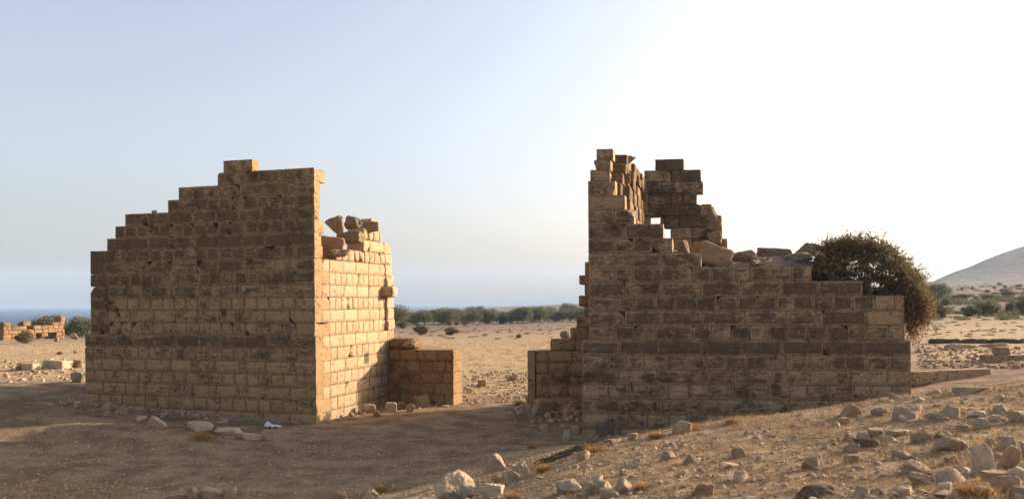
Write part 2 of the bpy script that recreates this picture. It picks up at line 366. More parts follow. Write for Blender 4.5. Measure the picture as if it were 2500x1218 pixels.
# ------------------------------------------------------------------ masonry
def lines(L, step):
    e = [0, .012, .03, .048, .085]
    mid = L-.17
    n = max(1, int(round(mid/step)))
    a = list(np.array(e)) + list(np.linspace(.085, L-.085, n+1)[1:-1]) + list(L-np.array(e[::-1]))
    a = np.array(a)
    if L < .26: a = np.linspace(0, L, 5)
    return a
def block(acc, O, U, N, s0, s1, d0, d1, z0, z1, pat=.4, boss=.012, wear=.03, rough=.008, step=.085, pits=None, jut=0.0, chip=0.0, mrg=.66):
    """one ashlar: U along the wall, N into the wall (both horizontal unit vectors)"""
    Lx, Ly, Lz = s1-s0, d1-d0, z1-z0
    if Lx < .04: return
    xs, ys, zs = lines(Lx, step), lines(Ly, .2), lines(Lz, step)
    V = []; Qs = []; n = 0
    def face(A, B, fn, flip):
        nonlocal n
        a, b = np.meshgrid(A, B, indexing='ij'); P = fn(a.ravel(), b.ravel()); V.append(P)
        I = np.arange(len(A)*len(B)).reshape(len(A), len(B))+n
        q = np.stack([I[:-1, :-1], I[1:, :-1], I[1:, 1:], I[:-1, 1:]], -1).reshape(-1, 4)
        Qs.append(q[:, ::-1] if flip else q); n += len(P)
    o = np.ones_like
    face(xs, zs, lambda a, b: np.stack([a, 0*a, b], 1), False)
    face(xs, zs[[0, 3, -4, -1]] if len(zs) > 5 else zs, lambda a, b: np.stack([a, 0*a+Ly, b], 1), True)
    face(xs, ys, lambda a, b: np.stack([a, b, 0*a], 1), True)
    face(xs, ys, lambda a, b: np.stack([a, b, 0*a+Lz], 1), False)
    face(ys, zs, lambda a, b: np.stack([0*a, a, b], 1), True)
    face(ys, zs, lambda a, b: np.stack([0*a+Lx, a, b], 1), False)
    P = np.concatenate(V); L = np.array([Lx, Ly, Lz])
    rnd = rng.random(); seed = int(rng.integers(1, 9999))
    Wp = P+np.array([s0, d0, z0])+seed*.37
    n1 = fbm(Wp*3.1, seed % 50, 2); n2 = fbm(Wp*11, 7, 2)
    # round the arrises, more where noise says worn
    r = np.clip(wear*(1+.9*n1+.5*n2), .006, .4)[:, None]
    r = np.minimum(r, L.min()*.45)
    inner = np.clip(P, r, L-r); dv = P-inner; dl = np.linalg.norm(dv, axis=1, keepdims=True)
    nr_ = dv/np.maximum(dl, 1e-6); P2 = np.where(dl > 1e-6, inner+nr_*np.minimum(dl, r), P)
    fr = P[:, 1] < 1e-6
    dx = np.minimum(P[:, 0], Lx-P[:, 0]); dz = np.minimum(P[:, 2], Lz-P[:, 2]); de = np.minimum(dx, dz)
    # drafted margin and boss on the outer face
    bz = np.clip((de-.045)/.035, 0, 1)
    P2[:, 1] -= fr*(boss*bz)
    P2[:, 1] += np.where(fr, rough*1.2*n1+rough*.8*n2, 0)
    nrm = np.zeros_like(P)
    for ax in (0, 2):
        nrm[:, ax] = np.where(P[:, ax] < 1e-6, -1, np.where(P[:, ax] > L[ax]-1e-6, 1, 0))
    P2 += nrm*(n1*rough*1.2)[:, None]
    if chip > 0:
        for c in range(rng.integers(1, 4)):
            cc = np.array([rng.choice([0, Lx]), rng.uniform(0, Ly), rng.choice([0, Lz, Lz])]); rr = rng.uniform(.08, .22)*chip*1.6
            D = np.linalg.norm(P-cc, axis=1); f = np.clip(1-D/rr, 0, 1)[:, None]
            P2 += (L/2-cc)/np.linalg.norm(L/2-cc)*f*rr*.8
    pv = np.full(len(P), pat)
    grv = np.zeros(len(P))
    if boss > 0:
        pv = np.where(fr, pat*(mrg+(1-mrg)*bz), pat*.6)
    grv = np.where(fr & (de < .014), 1.0, 0); ln = fr & (de > .04) & (de < .05) & (boss > 0)
    grv = np.where(ln, np.clip(.35+.5*n1+.25*(P[:, 2] < Lz*.5), 0, .8), grv); P2[:, 1] += ln*.012; pass
    P2[:, 1] -= jut
    Wd = np.array(O)[None, :]+np.outer(P2[:, 0]+s0, U)+np.outer(P2[:, 1]+d0, N)
    Wd[:, 2] += P2[:, 2]+z0
    if pits is not None and len(pits):
        for (p, rr, dp) in pits:
            D = np.linalg.norm((Wd-np.array(p))*np.array([1, 1, .8]), axis=1); f = np.clip(1.25-D/rr*(1+.5*n2), 0, 1)*fr
            Wd += np.outer(f*dp, N); grv = np.maximum(grv, f*.7)
    acc.add(Wd, Q=np.concatenate(Qs), rnd=rnd, pat=pv, grv=grv)
def core(acc, O, U, N, s0, s1, d0, d1, z0, z1):
    c = [(s0, d0), (s1, d0), (s1, d1), (s0, d1)]
    V = [np.array(O)+np.array(U)*s+np.array(N)*d+np.array([0, 0, z]) for z in (z0, z1) for s, d in c]
    acc.add(np.array(V), Q=np.array([[0, 3, 2, 1], [4, 5, 6, 7], [0, 1, 5, 4], [1, 2, 6, 5], [2, 3, 7, 6], [3, 0, 4, 7]]), rnd=.5, pat=.8, grv=.8)
def split(s0, s1, long, first, short, jit=.1):
    """cut s0..s1: one corner block then stretchers (long) or headers"""
    wd = long; c = [s0]; x = s0+first
    while x < s1-.25*wd:
        c.append(x); x += wd*(1+rng.uniform(-jit, jit))
    if s1-c[-1] < .4*wd and len(c) > 1: c.pop()
    c.append(s1); return c
def wall(acc, O, U, N, T, courses, patf, boss=.012, wear=.009, lens=(1.1, .57), first=(1.1, .84), anchor=0.0, pits=None, cdepth=None, jutf=None, worn_top=True, rough=.008, has_core=True, chipf=None):
    """courses: list of (k, z0, z1, s0, s1). anchor: where the bond starts"""
    tops = {k: (s0, s1) for (k, z0, z1, s0, s1) in courses}
    for (k, z0, z1, s0, s1) in courses:
        ev = k % 2 == 0
        cuts = split(anchor, max(s1, anchor+.5), lens[0] if ev else lens[1], first[0] if ev else first[1], None)
        cuts = [c for c in cuts if s0+.12 < c < s1-.12]; cuts = [s0]+cuts+[s1]
        if has_core and s1-s0 > .6: core(acc, O, U, N, s0+.1, s1-.1, T*.3, T*.7, z0-.02, z1-.1)
        for i in range(len(cuts)-1):
            a, b = cuts[i], cuts[i+1]; mid = (a+b)/2
            free = True
            for q in tops:
                if q == k+1 and tops[q][0]-.1 <= mid <= tops[q][1]+.1: free = False
            edge = (i == 0 and abs(a-anchor) > .2) or i == len(cuts)-2
            dT = T
            if cdepth and a <= anchor+.01: dT = cdepth(k)
            wr = wear*(1.0+rng.uniform(-.3, .6)); ch = 0
            if rng.random() < .10: ch = .25
            if free or edge: wr *= 2.0; ch = .8 if rng.random() < .5 else .35
            if chipf: ch = max(ch, chipf(k, mid))
            block(acc, O, U, N, a-.002, b+.002, 0, dT, z0-.002, z1+.002, pat=patf(k, mid, i), boss=boss, wear=wr, rough=rough,
                  pits=[p for p in (pits or []) if z0-.3 < p[0][2] < z1+.3 and a-.4 < (Vector(p[0])-Vector(O)).dot(Vector(U)) < b+.4],
                  jut=(jutf(k, mid) if jutf else rng.uniform(-.004, .006)), chip=ch)
def s_of(px, O, U, N=(0, 0, 0), d=0.0):
    t = (px-1250)/F
    ox, oy = O[0]+N[0]*d, O[1]+N[1]*d
    return (t*oy-ox)/(U[0]-t*U[1])
Hc = .5
# --- left tower frame
LU = np.array([-.9573, .2890, 0]); LN = np.array([.2890, .9573, 0])   # LU: to the left along the front, LN: back
LC = np.array([(770-1250)/F*32.27, 32.27, 0.])
LO = LC                                                       # plinth corner
LOU = LC+LU*.085+LN*.09                                         # upper corner
sL = lambda px, O=LO: s_of(px, O, LU)
left_tower = thing('ruined_tower', 'left ruined tower of tan ashlar with stepped top and sunlit right side', 'tower', tuple(LC), 'ruined gate towers')
def pitpts(lst, O, U, N):
    out = []
    for (px, py, rp, dp) in lst:
        s = s_of(px, O, U); P = np.array(O)+np.array(U)*s; Y = P[1]; a, b = ray(px, py)
        out.append(((P[0], P[1], CZ+b*Y), rp/F*Y, dp))
    return out
Lp = pitpts([(607, 640, 9, .22), (604, 652, 6, .15), (286, 770, 7, .2), (284, 760, 6, .2), (545, 762, 6, .2), (546, 775, 5, .18), (369, 555, 9, .16), (380, 562, 6, .14), (268, 740, 4, .15), (467, 809, 6, .12),
             (761, 868, 6, .12), (400, 720, 5, .1), (742, 738, 5, .12), (735, 728, 4, .1), (440, 590, 6, .1), (640, 560, 5, .08), (362, 740, 4, .1), (610, 990, 5, .1), (450, 903, 5, .1), (343, 895, 5, .1), (250, 950, 4, .08), (520, 670, 7, .08), (700, 600, 5, .06), (575, 470, 5, .08), (625, 430, 5, .1), (560, 440, 4, .1), (660, 1000, 4, .06), (420, 770, 4, .06)], LOU, LU, LN)
cd = lambda k: .56 if k % 2 == 0 else 1.14
def patL(k, s, i):
    p = {20: .45, 19: .62, 18: .6, 17: .66, 16: .68, 15: .68, 14: .76, 13: .66, 12: .62, 11: .64, 10: .55, 9: .42, 8: .44, 7: .46, 6: .68, 5: .52, 4: .42, 3: .45, 2: .45, 1: .42, 0: .25}[max(k, 0)]
    if s > 9.6 and k > 6: p += .25
    return p+.06+rng.uniform(-.07, .07)
acc = Acc(); Lf = sL(207)
co = [(k, k*Hc, (k+1)*Hc, 0, Lf) for k in range(-2, 7)]
_pat = lambda k, s, i: patL(max(k, 0), s, i)
wall(acc, LO, LU, LN, .75, co, _pat, boss=.014, wear=.008, lens=(1.12, .57), first=(1.12, .84), pits=Lp, cdepth=cd)
link('plinth', acc.mesh('plinth', M_LT, True, LC), left_tower)
acc = Acc(); left_px = {20: 547, 19: 532.6, 18: 437, 17: 411, 16: 306.6, 15: 282.6, 14: 262}
thick = {19: .85, 18: .46, 17: .46, 16: .38, 15: .75, 14: .52, 13: .64}
for k in range(7, 21):
    s1 = sL(left_px.get(k, 221), LOU); s0 = 0 if k < 20 else sL(617, LOU)
    T = .6 if k < 14 else .52
    wall(acc, LOU, LU, LN, T, [(k, k*Hc, (k+1)*Hc-(.0 if k < 20 else .03), s0, s1)], patL, boss=.005, wear=.009, lens=(1.1, .565), first=(1.1, .83), pits=Lp,
         cdepth=(lambda kk: thick.get(kk, cd(kk))), chipf=(lambda kk, m: .5 if (kk in (18,) and m > 7.5) or (kk == 15 and 8 < m < 9.5) else 0))
link('front_wall', acc.mesh('front_wall', M_LT, True, LC), left_tower)
# right side of the left tower (sunlit)
dR = lambda px, O: s_of(px, O, LN)
SU = LN; SN = LU
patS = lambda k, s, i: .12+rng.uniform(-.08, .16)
acc = Acc()
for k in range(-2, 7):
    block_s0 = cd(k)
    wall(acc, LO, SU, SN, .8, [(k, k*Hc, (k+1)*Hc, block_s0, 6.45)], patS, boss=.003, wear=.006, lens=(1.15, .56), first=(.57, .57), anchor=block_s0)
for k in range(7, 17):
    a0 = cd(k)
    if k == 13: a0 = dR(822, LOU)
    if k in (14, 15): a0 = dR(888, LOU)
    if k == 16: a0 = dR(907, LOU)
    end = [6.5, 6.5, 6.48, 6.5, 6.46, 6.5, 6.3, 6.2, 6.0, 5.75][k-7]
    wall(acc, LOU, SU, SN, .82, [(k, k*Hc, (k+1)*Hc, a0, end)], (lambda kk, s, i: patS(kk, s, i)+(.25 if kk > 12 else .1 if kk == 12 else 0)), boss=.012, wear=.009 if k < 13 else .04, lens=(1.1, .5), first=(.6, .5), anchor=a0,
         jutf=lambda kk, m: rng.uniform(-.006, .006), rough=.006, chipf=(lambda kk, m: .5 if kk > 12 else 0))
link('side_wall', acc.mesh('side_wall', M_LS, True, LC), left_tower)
# rear and far side walls, hidden from here but casting their shadows
acc = Acc(); Lw = Lf
wall(acc, LO+LN*6.4, LU, LN, .7, [(k, k*Hc, (k+1)*Hc, 0.0 if k < 7 else .15, Lw) for k in range(-1, 12)], patL, lens=(1.1, .57), first=(1.1, .84))
wall(acc, LO+LU*(Lw-.9)+LN*.76, LN, LU, .8, [(k, k*Hc, (k+1)*Hc, 0.0, 5.6) for k in range(-1, 12)], patL, lens=(1.1, .57), first=(1.1, .84))
link('rear_wall', acc.mesh('rear_wall', M_LT, True, LC), left_tower)
# quoins of the broken rear corner and the projecting springer stone
acc = Acc()
for k, e in zip(range(7, 15), [.18, .15, .13, .09, .15, .06, .03, .0]):
    block(acc, LOU+LN*6.25, -LU, LN, -.6, e, 0, .7, k*Hc, (k+1)*Hc, pat=.3, boss=0, wear=.06, rough=.02, chip=.6)
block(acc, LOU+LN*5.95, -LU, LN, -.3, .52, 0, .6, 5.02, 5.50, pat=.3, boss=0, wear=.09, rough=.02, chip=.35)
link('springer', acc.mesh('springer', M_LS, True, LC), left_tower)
# cross wall of the gate, left half
acc = Acc(); CO = LO+LN*6.45; CUw = -LU
patC = lambda k, s, i: .45+rng.uniform(-.15, .2)
wend = s_of(1106, CO, CUw)
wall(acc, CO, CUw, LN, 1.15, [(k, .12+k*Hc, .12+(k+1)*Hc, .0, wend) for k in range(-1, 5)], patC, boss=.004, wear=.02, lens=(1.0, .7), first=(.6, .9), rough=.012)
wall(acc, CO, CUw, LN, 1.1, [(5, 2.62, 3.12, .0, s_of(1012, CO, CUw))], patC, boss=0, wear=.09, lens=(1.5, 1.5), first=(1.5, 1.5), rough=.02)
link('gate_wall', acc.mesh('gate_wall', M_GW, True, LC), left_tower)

# --- right tower
RP0 = np.array([(1419-1250)/F*29.17, 29.17, 0.]); RP1 = np.array([(2223-1250)/F*28.24, 28.24, 0.])
RL = np.linalg.norm(RP1-RP0); RU = (RP1-RP0)/RL; RN = np.array([.26, .966, 0]); RN /= np.linalg.norm(RN)
ROU = RP0+RU*.25+RN*.1
right_tower = thing('ruined_tower', 'right ruined tower of grey weathered ashlar, tall jagged left corner and low right end', 'tower', tuple(RP0), 'ruined gate towers')
zk = lambda k: .505*k-.12 if k <= 18 else {19: 9.36, 20: 9.70, 21: 10.08}[k]
Rp = pitpts([(1512, 556, 7, .15), (1500, 559, 6, .15), (1520, 552, 5, .15), (1660, 776, 6, .12), (1650, 770, 5, .12), (1672, 782, 5, .12), (1588, 785, 6, .1), (1640, 735, 5, .1), (1780, 700, 5, .1), (1810, 811, 5, .15), (1760, 806, 8, .08), (1790, 806, 7, .08),
             (1720, 868, 6, .15), (1728, 880, 6, .15), (1712, 866, 5, .12), (1875, 735, 5, .12), (1945, 738, 4, .12), (1514, 605, 4, .1), (1578, 600, 4, .1), (1920, 715, 10, .08), (1912, 812, 12, .07), (1606, 822, 5, .1), (1448, 985, 6, .08), (1576, 1022, 5, .12), (1667, 985, 5, .1), (1720, 962, 4, .1), (2095, 888, 5, .1), (1510, 730, 4, .08), (2010, 760, 5, .08), (1850, 812, 8, .07), (1880, 808, 8, .06)], ROU, RU, RN)
def patR(k, s, i):
    p = {21: .5, 20: .5, 19: .55, 18: .6, 17: .62, 16: .66, 15: .68, 14: .7, 13: .76, 12: .78, 11: .74, 10: .74, 9: .76, 8: .78, 7: .72, 6: .86, 5: .74, 4: .68, 3: .64, 2: .64, 1: .6, 0: .45}[max(k, 0)]
    if 7 < k < 10 and s > 9.6: p = .3
    return p*.92+rng.uniform(-.08, .08)
acc = Acc()
wall(acc, RP0, RU, RN, .8, [(k, zk(k) if k >= 0 else -1.2, zk(k+1) if k >= 0 else zk(0), 0, RL) for k in range(-1, 7)], patR, boss=.016, wear=.008, lens=(1.34, .67), first=(1.3, .93), pits=Rp)
link('plinth', acc.mesh('plinth', M_RT, True, RP0), right_tower)
acc = Acc(); rpx = {10: 2107, 11: 1982, 12: 1712, 13: 1642, 14: 1620, 15: 1549, 16: 1526.5, 17: 1503, 18: 1490, 19: 1492, 20: 1498}
rl = {18: 1443, 19: 1452, 20: 1458}
for k in range(7, 21):
    s1 = s_of(rpx.get(k, 2208), ROU, RU); s0 = s_of(rl.get(k, 1437), ROU, RU)
    wall(acc, ROU, RU, RN, .55, [(k, zk(k), zk(k+1), s0, s1)], patR, boss=.012, wear=.009, lens=(1.33, .665), first=(1.24, .9), anchor=0, pits=Rp)
link('front_wall', acc.mesh('front_wall', M_RT, True, RP0), right_tower)
acc = Acc()   # left side wall, broken inner face catching the sun
patI = lambda k, s, i: .3+rng.uniform(-.2, .3)
OUT = ROU; 
for k in range(-1, 21):
    z0, z1 = zk(max(k, 0)) if k >= 0 else -1, zk(k+1) if k >= 0 else zk(0)
    d0 = .56 if k < 13 else {13: .56, 14: .56, 15: .56, 16: .58, 17: .6, 18: .8, 19: .9, 20: 1.7}[k]
    d1 = 8.3 if k < 7 else 8.2-.1*(k % 2)-(0 if k < 18 else .5)
    tt = 1.0
    s_out = 0.0 if k < 18 else .15
    x = d0
    while x < d1-.3:
        L = rng.uniform(.55, 1.0); e = min(x+L, d1)
        if k < 12: th = 1.1
        else: th = 1.12+.1*min(x, 4)/4+rng.uniform(-.12, .14)
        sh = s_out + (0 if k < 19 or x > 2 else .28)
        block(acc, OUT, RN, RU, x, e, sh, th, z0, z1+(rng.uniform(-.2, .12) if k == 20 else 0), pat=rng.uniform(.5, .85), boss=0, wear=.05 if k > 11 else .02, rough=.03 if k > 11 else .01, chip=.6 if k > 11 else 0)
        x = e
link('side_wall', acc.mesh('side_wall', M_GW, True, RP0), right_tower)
acc = Acc()   # rear wall with its window
RB = ROU+RN*7.4
def spx(px): return s_of(px, RB, RU)
rows = [(7.0, 7.45, [(1565, 1776)]), (7.45, 7.94, [(1565, 1582), (1638, 1764)]), (7.94, 8.44, [(1565, 1586), (1622, 1762)]),
        (8.44, 8.93, [(1565, 1738)]), (8.93, 9.43, [(1566, 1702)]), (9.43, 9.92, [(1567, 1717)]), (9.92, 10.43, [(1574, 1712)]), (10.43, 10.9, [(1601, 1670)])]
seams = {0: [1600, 1640, 1690, 1730], 1: [1690, 1735], 2: [1660, 1715], 3: [1612, 1661, 1710], 4: [1640, 1668], 5: [1646], 6: [1640], 7: []}
for ri, (z0, z1, segs) in enumerate(rows):
    for (a, b) in segs:
        c = [a]+[x for x in seams[ri] if a+8 < x < b-8]+[b]
        for i in range(len(c)-1):
            block(acc, RB, RU, RN, spx(c[i])-.002, spx(c[i+1])+.002, rng.uniform(0, .04), .9, z0-.002, z1+.002, pat=rng.uniform(.45, .85), boss=0, wear=.045, rough=.02, chip=.45)
for (z0, z1, a, b) in ((7.94, 8.44, 1612, 1628),):   # broken jamb
    block(acc, RB, RU, RN, spx(a), spx(b), .1, .85, z0, z1, pat=.4, boss=0, wear=.14, rough=.04, chip=.9)
wall(acc, RB, RU, RN, .9, [(k, zk(k), zk(k+1), 1.1, RL-1.0) for k in range(0, 10)], patI, boss=0, lens=(1.3, .7), first=(1.2, .9))
wall(acc, RB, RU, RN, .9, [(k, zk(k), zk(k+1), 1.1, spx(1790)) for k in range(10, 14)], patI, boss=0, lens=(1.3, .7), first=(1.2, .9), wear=.05)
link('rear_wall', acc.mesh('rear_wall', M_RT, True, RP0), right_tower)
acc = Acc()
RS = RP0+RU*(RL-1.0)
wall(acc, RS+RN*.6, RN, RU, .8, [(k, zk(k), zk(k+1), 0, 6.7) for k in range(0, 10)], patI, boss=0, lens=(1.3, .7), first=(1.2, .9))
link('far_side_wall', acc.mesh('far_side_wall', M_RT, True, RP0), right_tower)
# rubble filling the tower
ax = np.linspace(1.1, RL-1.0, 60); ay = np.linspace(.6, 7.5, 40); sx, sy = np.meshgrid(ax, ay)
P = RP0[None, :]+np.outer(sx.ravel(), RU)+np.outer(sy.ravel(), RN)
zt = 5.72+.28*fbm(P*np.array([1.2, 1.2, 1]), 31, 4)+.55*np.clip(1.6-np.abs(sx.ravel()-6.0)/2.2, 0, 1)*np.clip(sy.ravel()-.6, 0, 1)-1.0*np.clip((sx.ravel()-8.2)/1.2, 0, 1)
P[:, 2] = zt; I = np.arange(len(P)).reshape(sx.shape)
Qf = np.stack([I[:-1, :-1], I[:-1, 1:], I[1:, 1:], I[1:, :-1]], -1).reshape(-1, 4)
FILLP = P.copy(); link('rubble_fill', mesh_np('rubble_fill', P-RP0, Qf, M_FILL, None, True), right_tower)
# cross wall, right half, with teeth of the lost arch
acc = Acc(); Y38 = 36.9
RCO = np.array([(1287-1250)/F*Y38, Y38, 0.]); RCU = RU
sx_ = lambda px: s_of(px, RCO, RCU)
patD = lambda k, s, i: .5+rng.uniform(-.2, .2)
cr = [(k, .12+k*Hc, .12+(k+1)*Hc, .34 if k < 5 else 0, 4.2) for k in range(-1, 5)]
wall(acc, RCO+RN*.06, RCU, RN, 1.0, cr, patD, boss=.004, wear=.025, lens=(1.1, .8), first=(.9, .9), rough=.012)
for k in range(-1, 5): pass
block(acc, RCO, RCU, RN, 0, .34, 0, 1.1, -.4, 1.32, pat=.25, boss=0, wear=.02); block(acc, RCO, RCU, RN, 0, .34, 0, 1.1, 1.32, 2.62, pat=.25, boss=0, wear=.02)
for (z0, z1, px) in ((2.62, 3.12, 1342), (3.12, 3.62, 1391), (3.62, 4.12, 1406), (4.12, 4.55, 1425), (4.55, 5.03, 1412), (5.03, 5.5, 1426), (5.5, 5.92, 1413), (5.92, 6.5, 1427)):
    block(acc, RCO+RN*.06, RCU, RN, sx_(px), sx_(px)+1.1, 0, .95, z0, z1, pat=.5, boss=0, wear=.06, rough=.02, chip=.5)
    block(acc, RCO+RN*.06, RCU, RN, sx_(px)+1.1, 4.3, 0, .95, z0, z1, pat=.5, boss=0, wear=.03, rough=.02)
link('gate_wall', acc.mesh('gate_wall', M_LT, True, RP0), right_tower)
# scratched writing on the right tower's plinth
acc = Acc()
def stroke(acc, pts, r=.012):
    for (x0, y0), (x1, y1) in zip(pts[:-1], pts[1:]):
        s0_, s1_ = s_of(x0, RP0, RU), s_of(x1, RP0, RU)
        A = RP0+RU*s0_-RN*.034; B = RP0+RU*s1_-RN*.034
        A = A+np.array([0, 0, CZ+ray(x0, y0)[1]*A[1]]); B = B+np.array([0, 0, CZ+ray(x1, y1)[1]*B[1]])
        d = B-A; L = np.linalg.norm(d)
        if L < 1e-4: continue
        d /= L; nrm = np.array([0, -1, 0.]); sd = np.cross(d, nrm)*r
        V = []
        for e in (A-d*r*.5, B+d*r*.5):
            for o_ in (sd, -sd):
                V += [e+o_, e+o_+np.array([0, .02, 0])]
        acc.add(np.array(V), Q=np.array([[0, 2, 6, 4], [0, 4, 5, 1], [2, 3, 7, 6], [0, 1, 3, 2], [4, 6, 7, 5], [1, 5, 7, 3]]), rnd=.5)
for s_ in ([(1600, 984), (1598, 1003)], [(1593, 986), (1591, 1002), (1583, 1004)], [(1583, 1004), (1581, 996)], [(1577, 996), (1573, 1004), (1567, 1007)], [(1570, 998), (1563, 1003), (1556, 1002)], [(1556, 1002), (1556, 986)], [(1556, 996), (1549, 996), (1548, 1001), (1556, 1002)],
           [(1548, 1001), (1541, 1001), (1540, 995)], [(1540, 1001), (1533, 1003), (1532, 998), (1538, 997)]): stroke(acc, s_)
link('scratched_writing', acc.mesh('scratched_writing', M_SCRATCH, False, RP0), right_tower)

# ------------------------------------------------------------------ rocks
def ico(sub):
    import bmesh
    bm = bmesh.new(); bmesh.ops.create_icosphere(bm, subdivisions=sub, radius=1)
    V = np.array([v.co[:] for v in bm.verts]); T = np.array([[v.index for v in f.verts] for f in bm.faces]); bm.free(); return V, T
ICO = {s: ico(s) for s in (1, 2, 3, 4, 5)}
def rock_verts(sub, seed, kind='a', npl=11, rough=.06):
    V, T = ICO[sub]; r0 = np.random.default_rng(seed)
    if kind == 'b':   # squared block
        Nn = np.array([[1, 0, 0], [-1, 0, 0], [0, 1, 0], [0, -1, 0], [0, 0, 1], [0, 0, -1.]])+r0.normal(0, .05, (6, 3)); h = np.array([1, 1, 1, 1, 1, 1.])*.72
        ex = r0.normal(0, 1, (3, 3)); ex /= np.linalg.norm(ex, axis=1)[:, None]; Nn = np.concatenate([Nn, ex]); h = np.concatenate([h, [.98, 1.0, .95]]); p = 18
    else:
        Nn = r0.normal(0, 1, (npl, 3)); h = r0.uniform(.55, .98, npl); p = 26 if kind == 'a' else 7
        Nn = np.concatenate([Nn, [[0, 0, -1]], [[0, 0, 1]]]); h = np.concatenate([h, [.75, .8]])
    Nn = Nn/np.linalg.norm(Nn, axis=1)[:, None]
    D = np.clip(V@Nn.T, 1e-3, None)/h
    r = 1/np.power((D**p).sum(1), 1/p)
    P = V*r[:, None]
    P = P+V*(rough*fbm(P*2.6+seed*3.1, 3, 3)+rough*.45*fbm(P*8+seed, 5, 2))[:, None]
    P = P-(P.max(0)+P.min(0))/2; P = P/((P.max(0)-P.min(0)))     # unit box
    return P, T
def rock(name, cx, cy, cz, sx, sy, sz, rz=0, tilt=(0, 0), kind='a', mat='p', seed=1, sub=4, label=None, cat='rock', group=None, rough=.06):
    P, T = rock_verts(sub, seed, kind, rough=rough); P = P*np.array([sx, sy, sz])
    R = (Matrix.Rotation(rz, 3, 'Z') @ Matrix.Rotation(tilt[0], 3, 'X') @ Matrix.Rotation(tilt[1], 3, 'Y'))
    P = P@np.array(R).T
    me = mesh_np(name, P, T, RM[mat], dict(rnd=np.full(len(P), (seed*.37) % 1)), True)
    try: me.shade_smooth(); 
    except Exception: pass
    o = link(name, me, None, (cx, cy, cz)); return tag(o, label, cat, group)
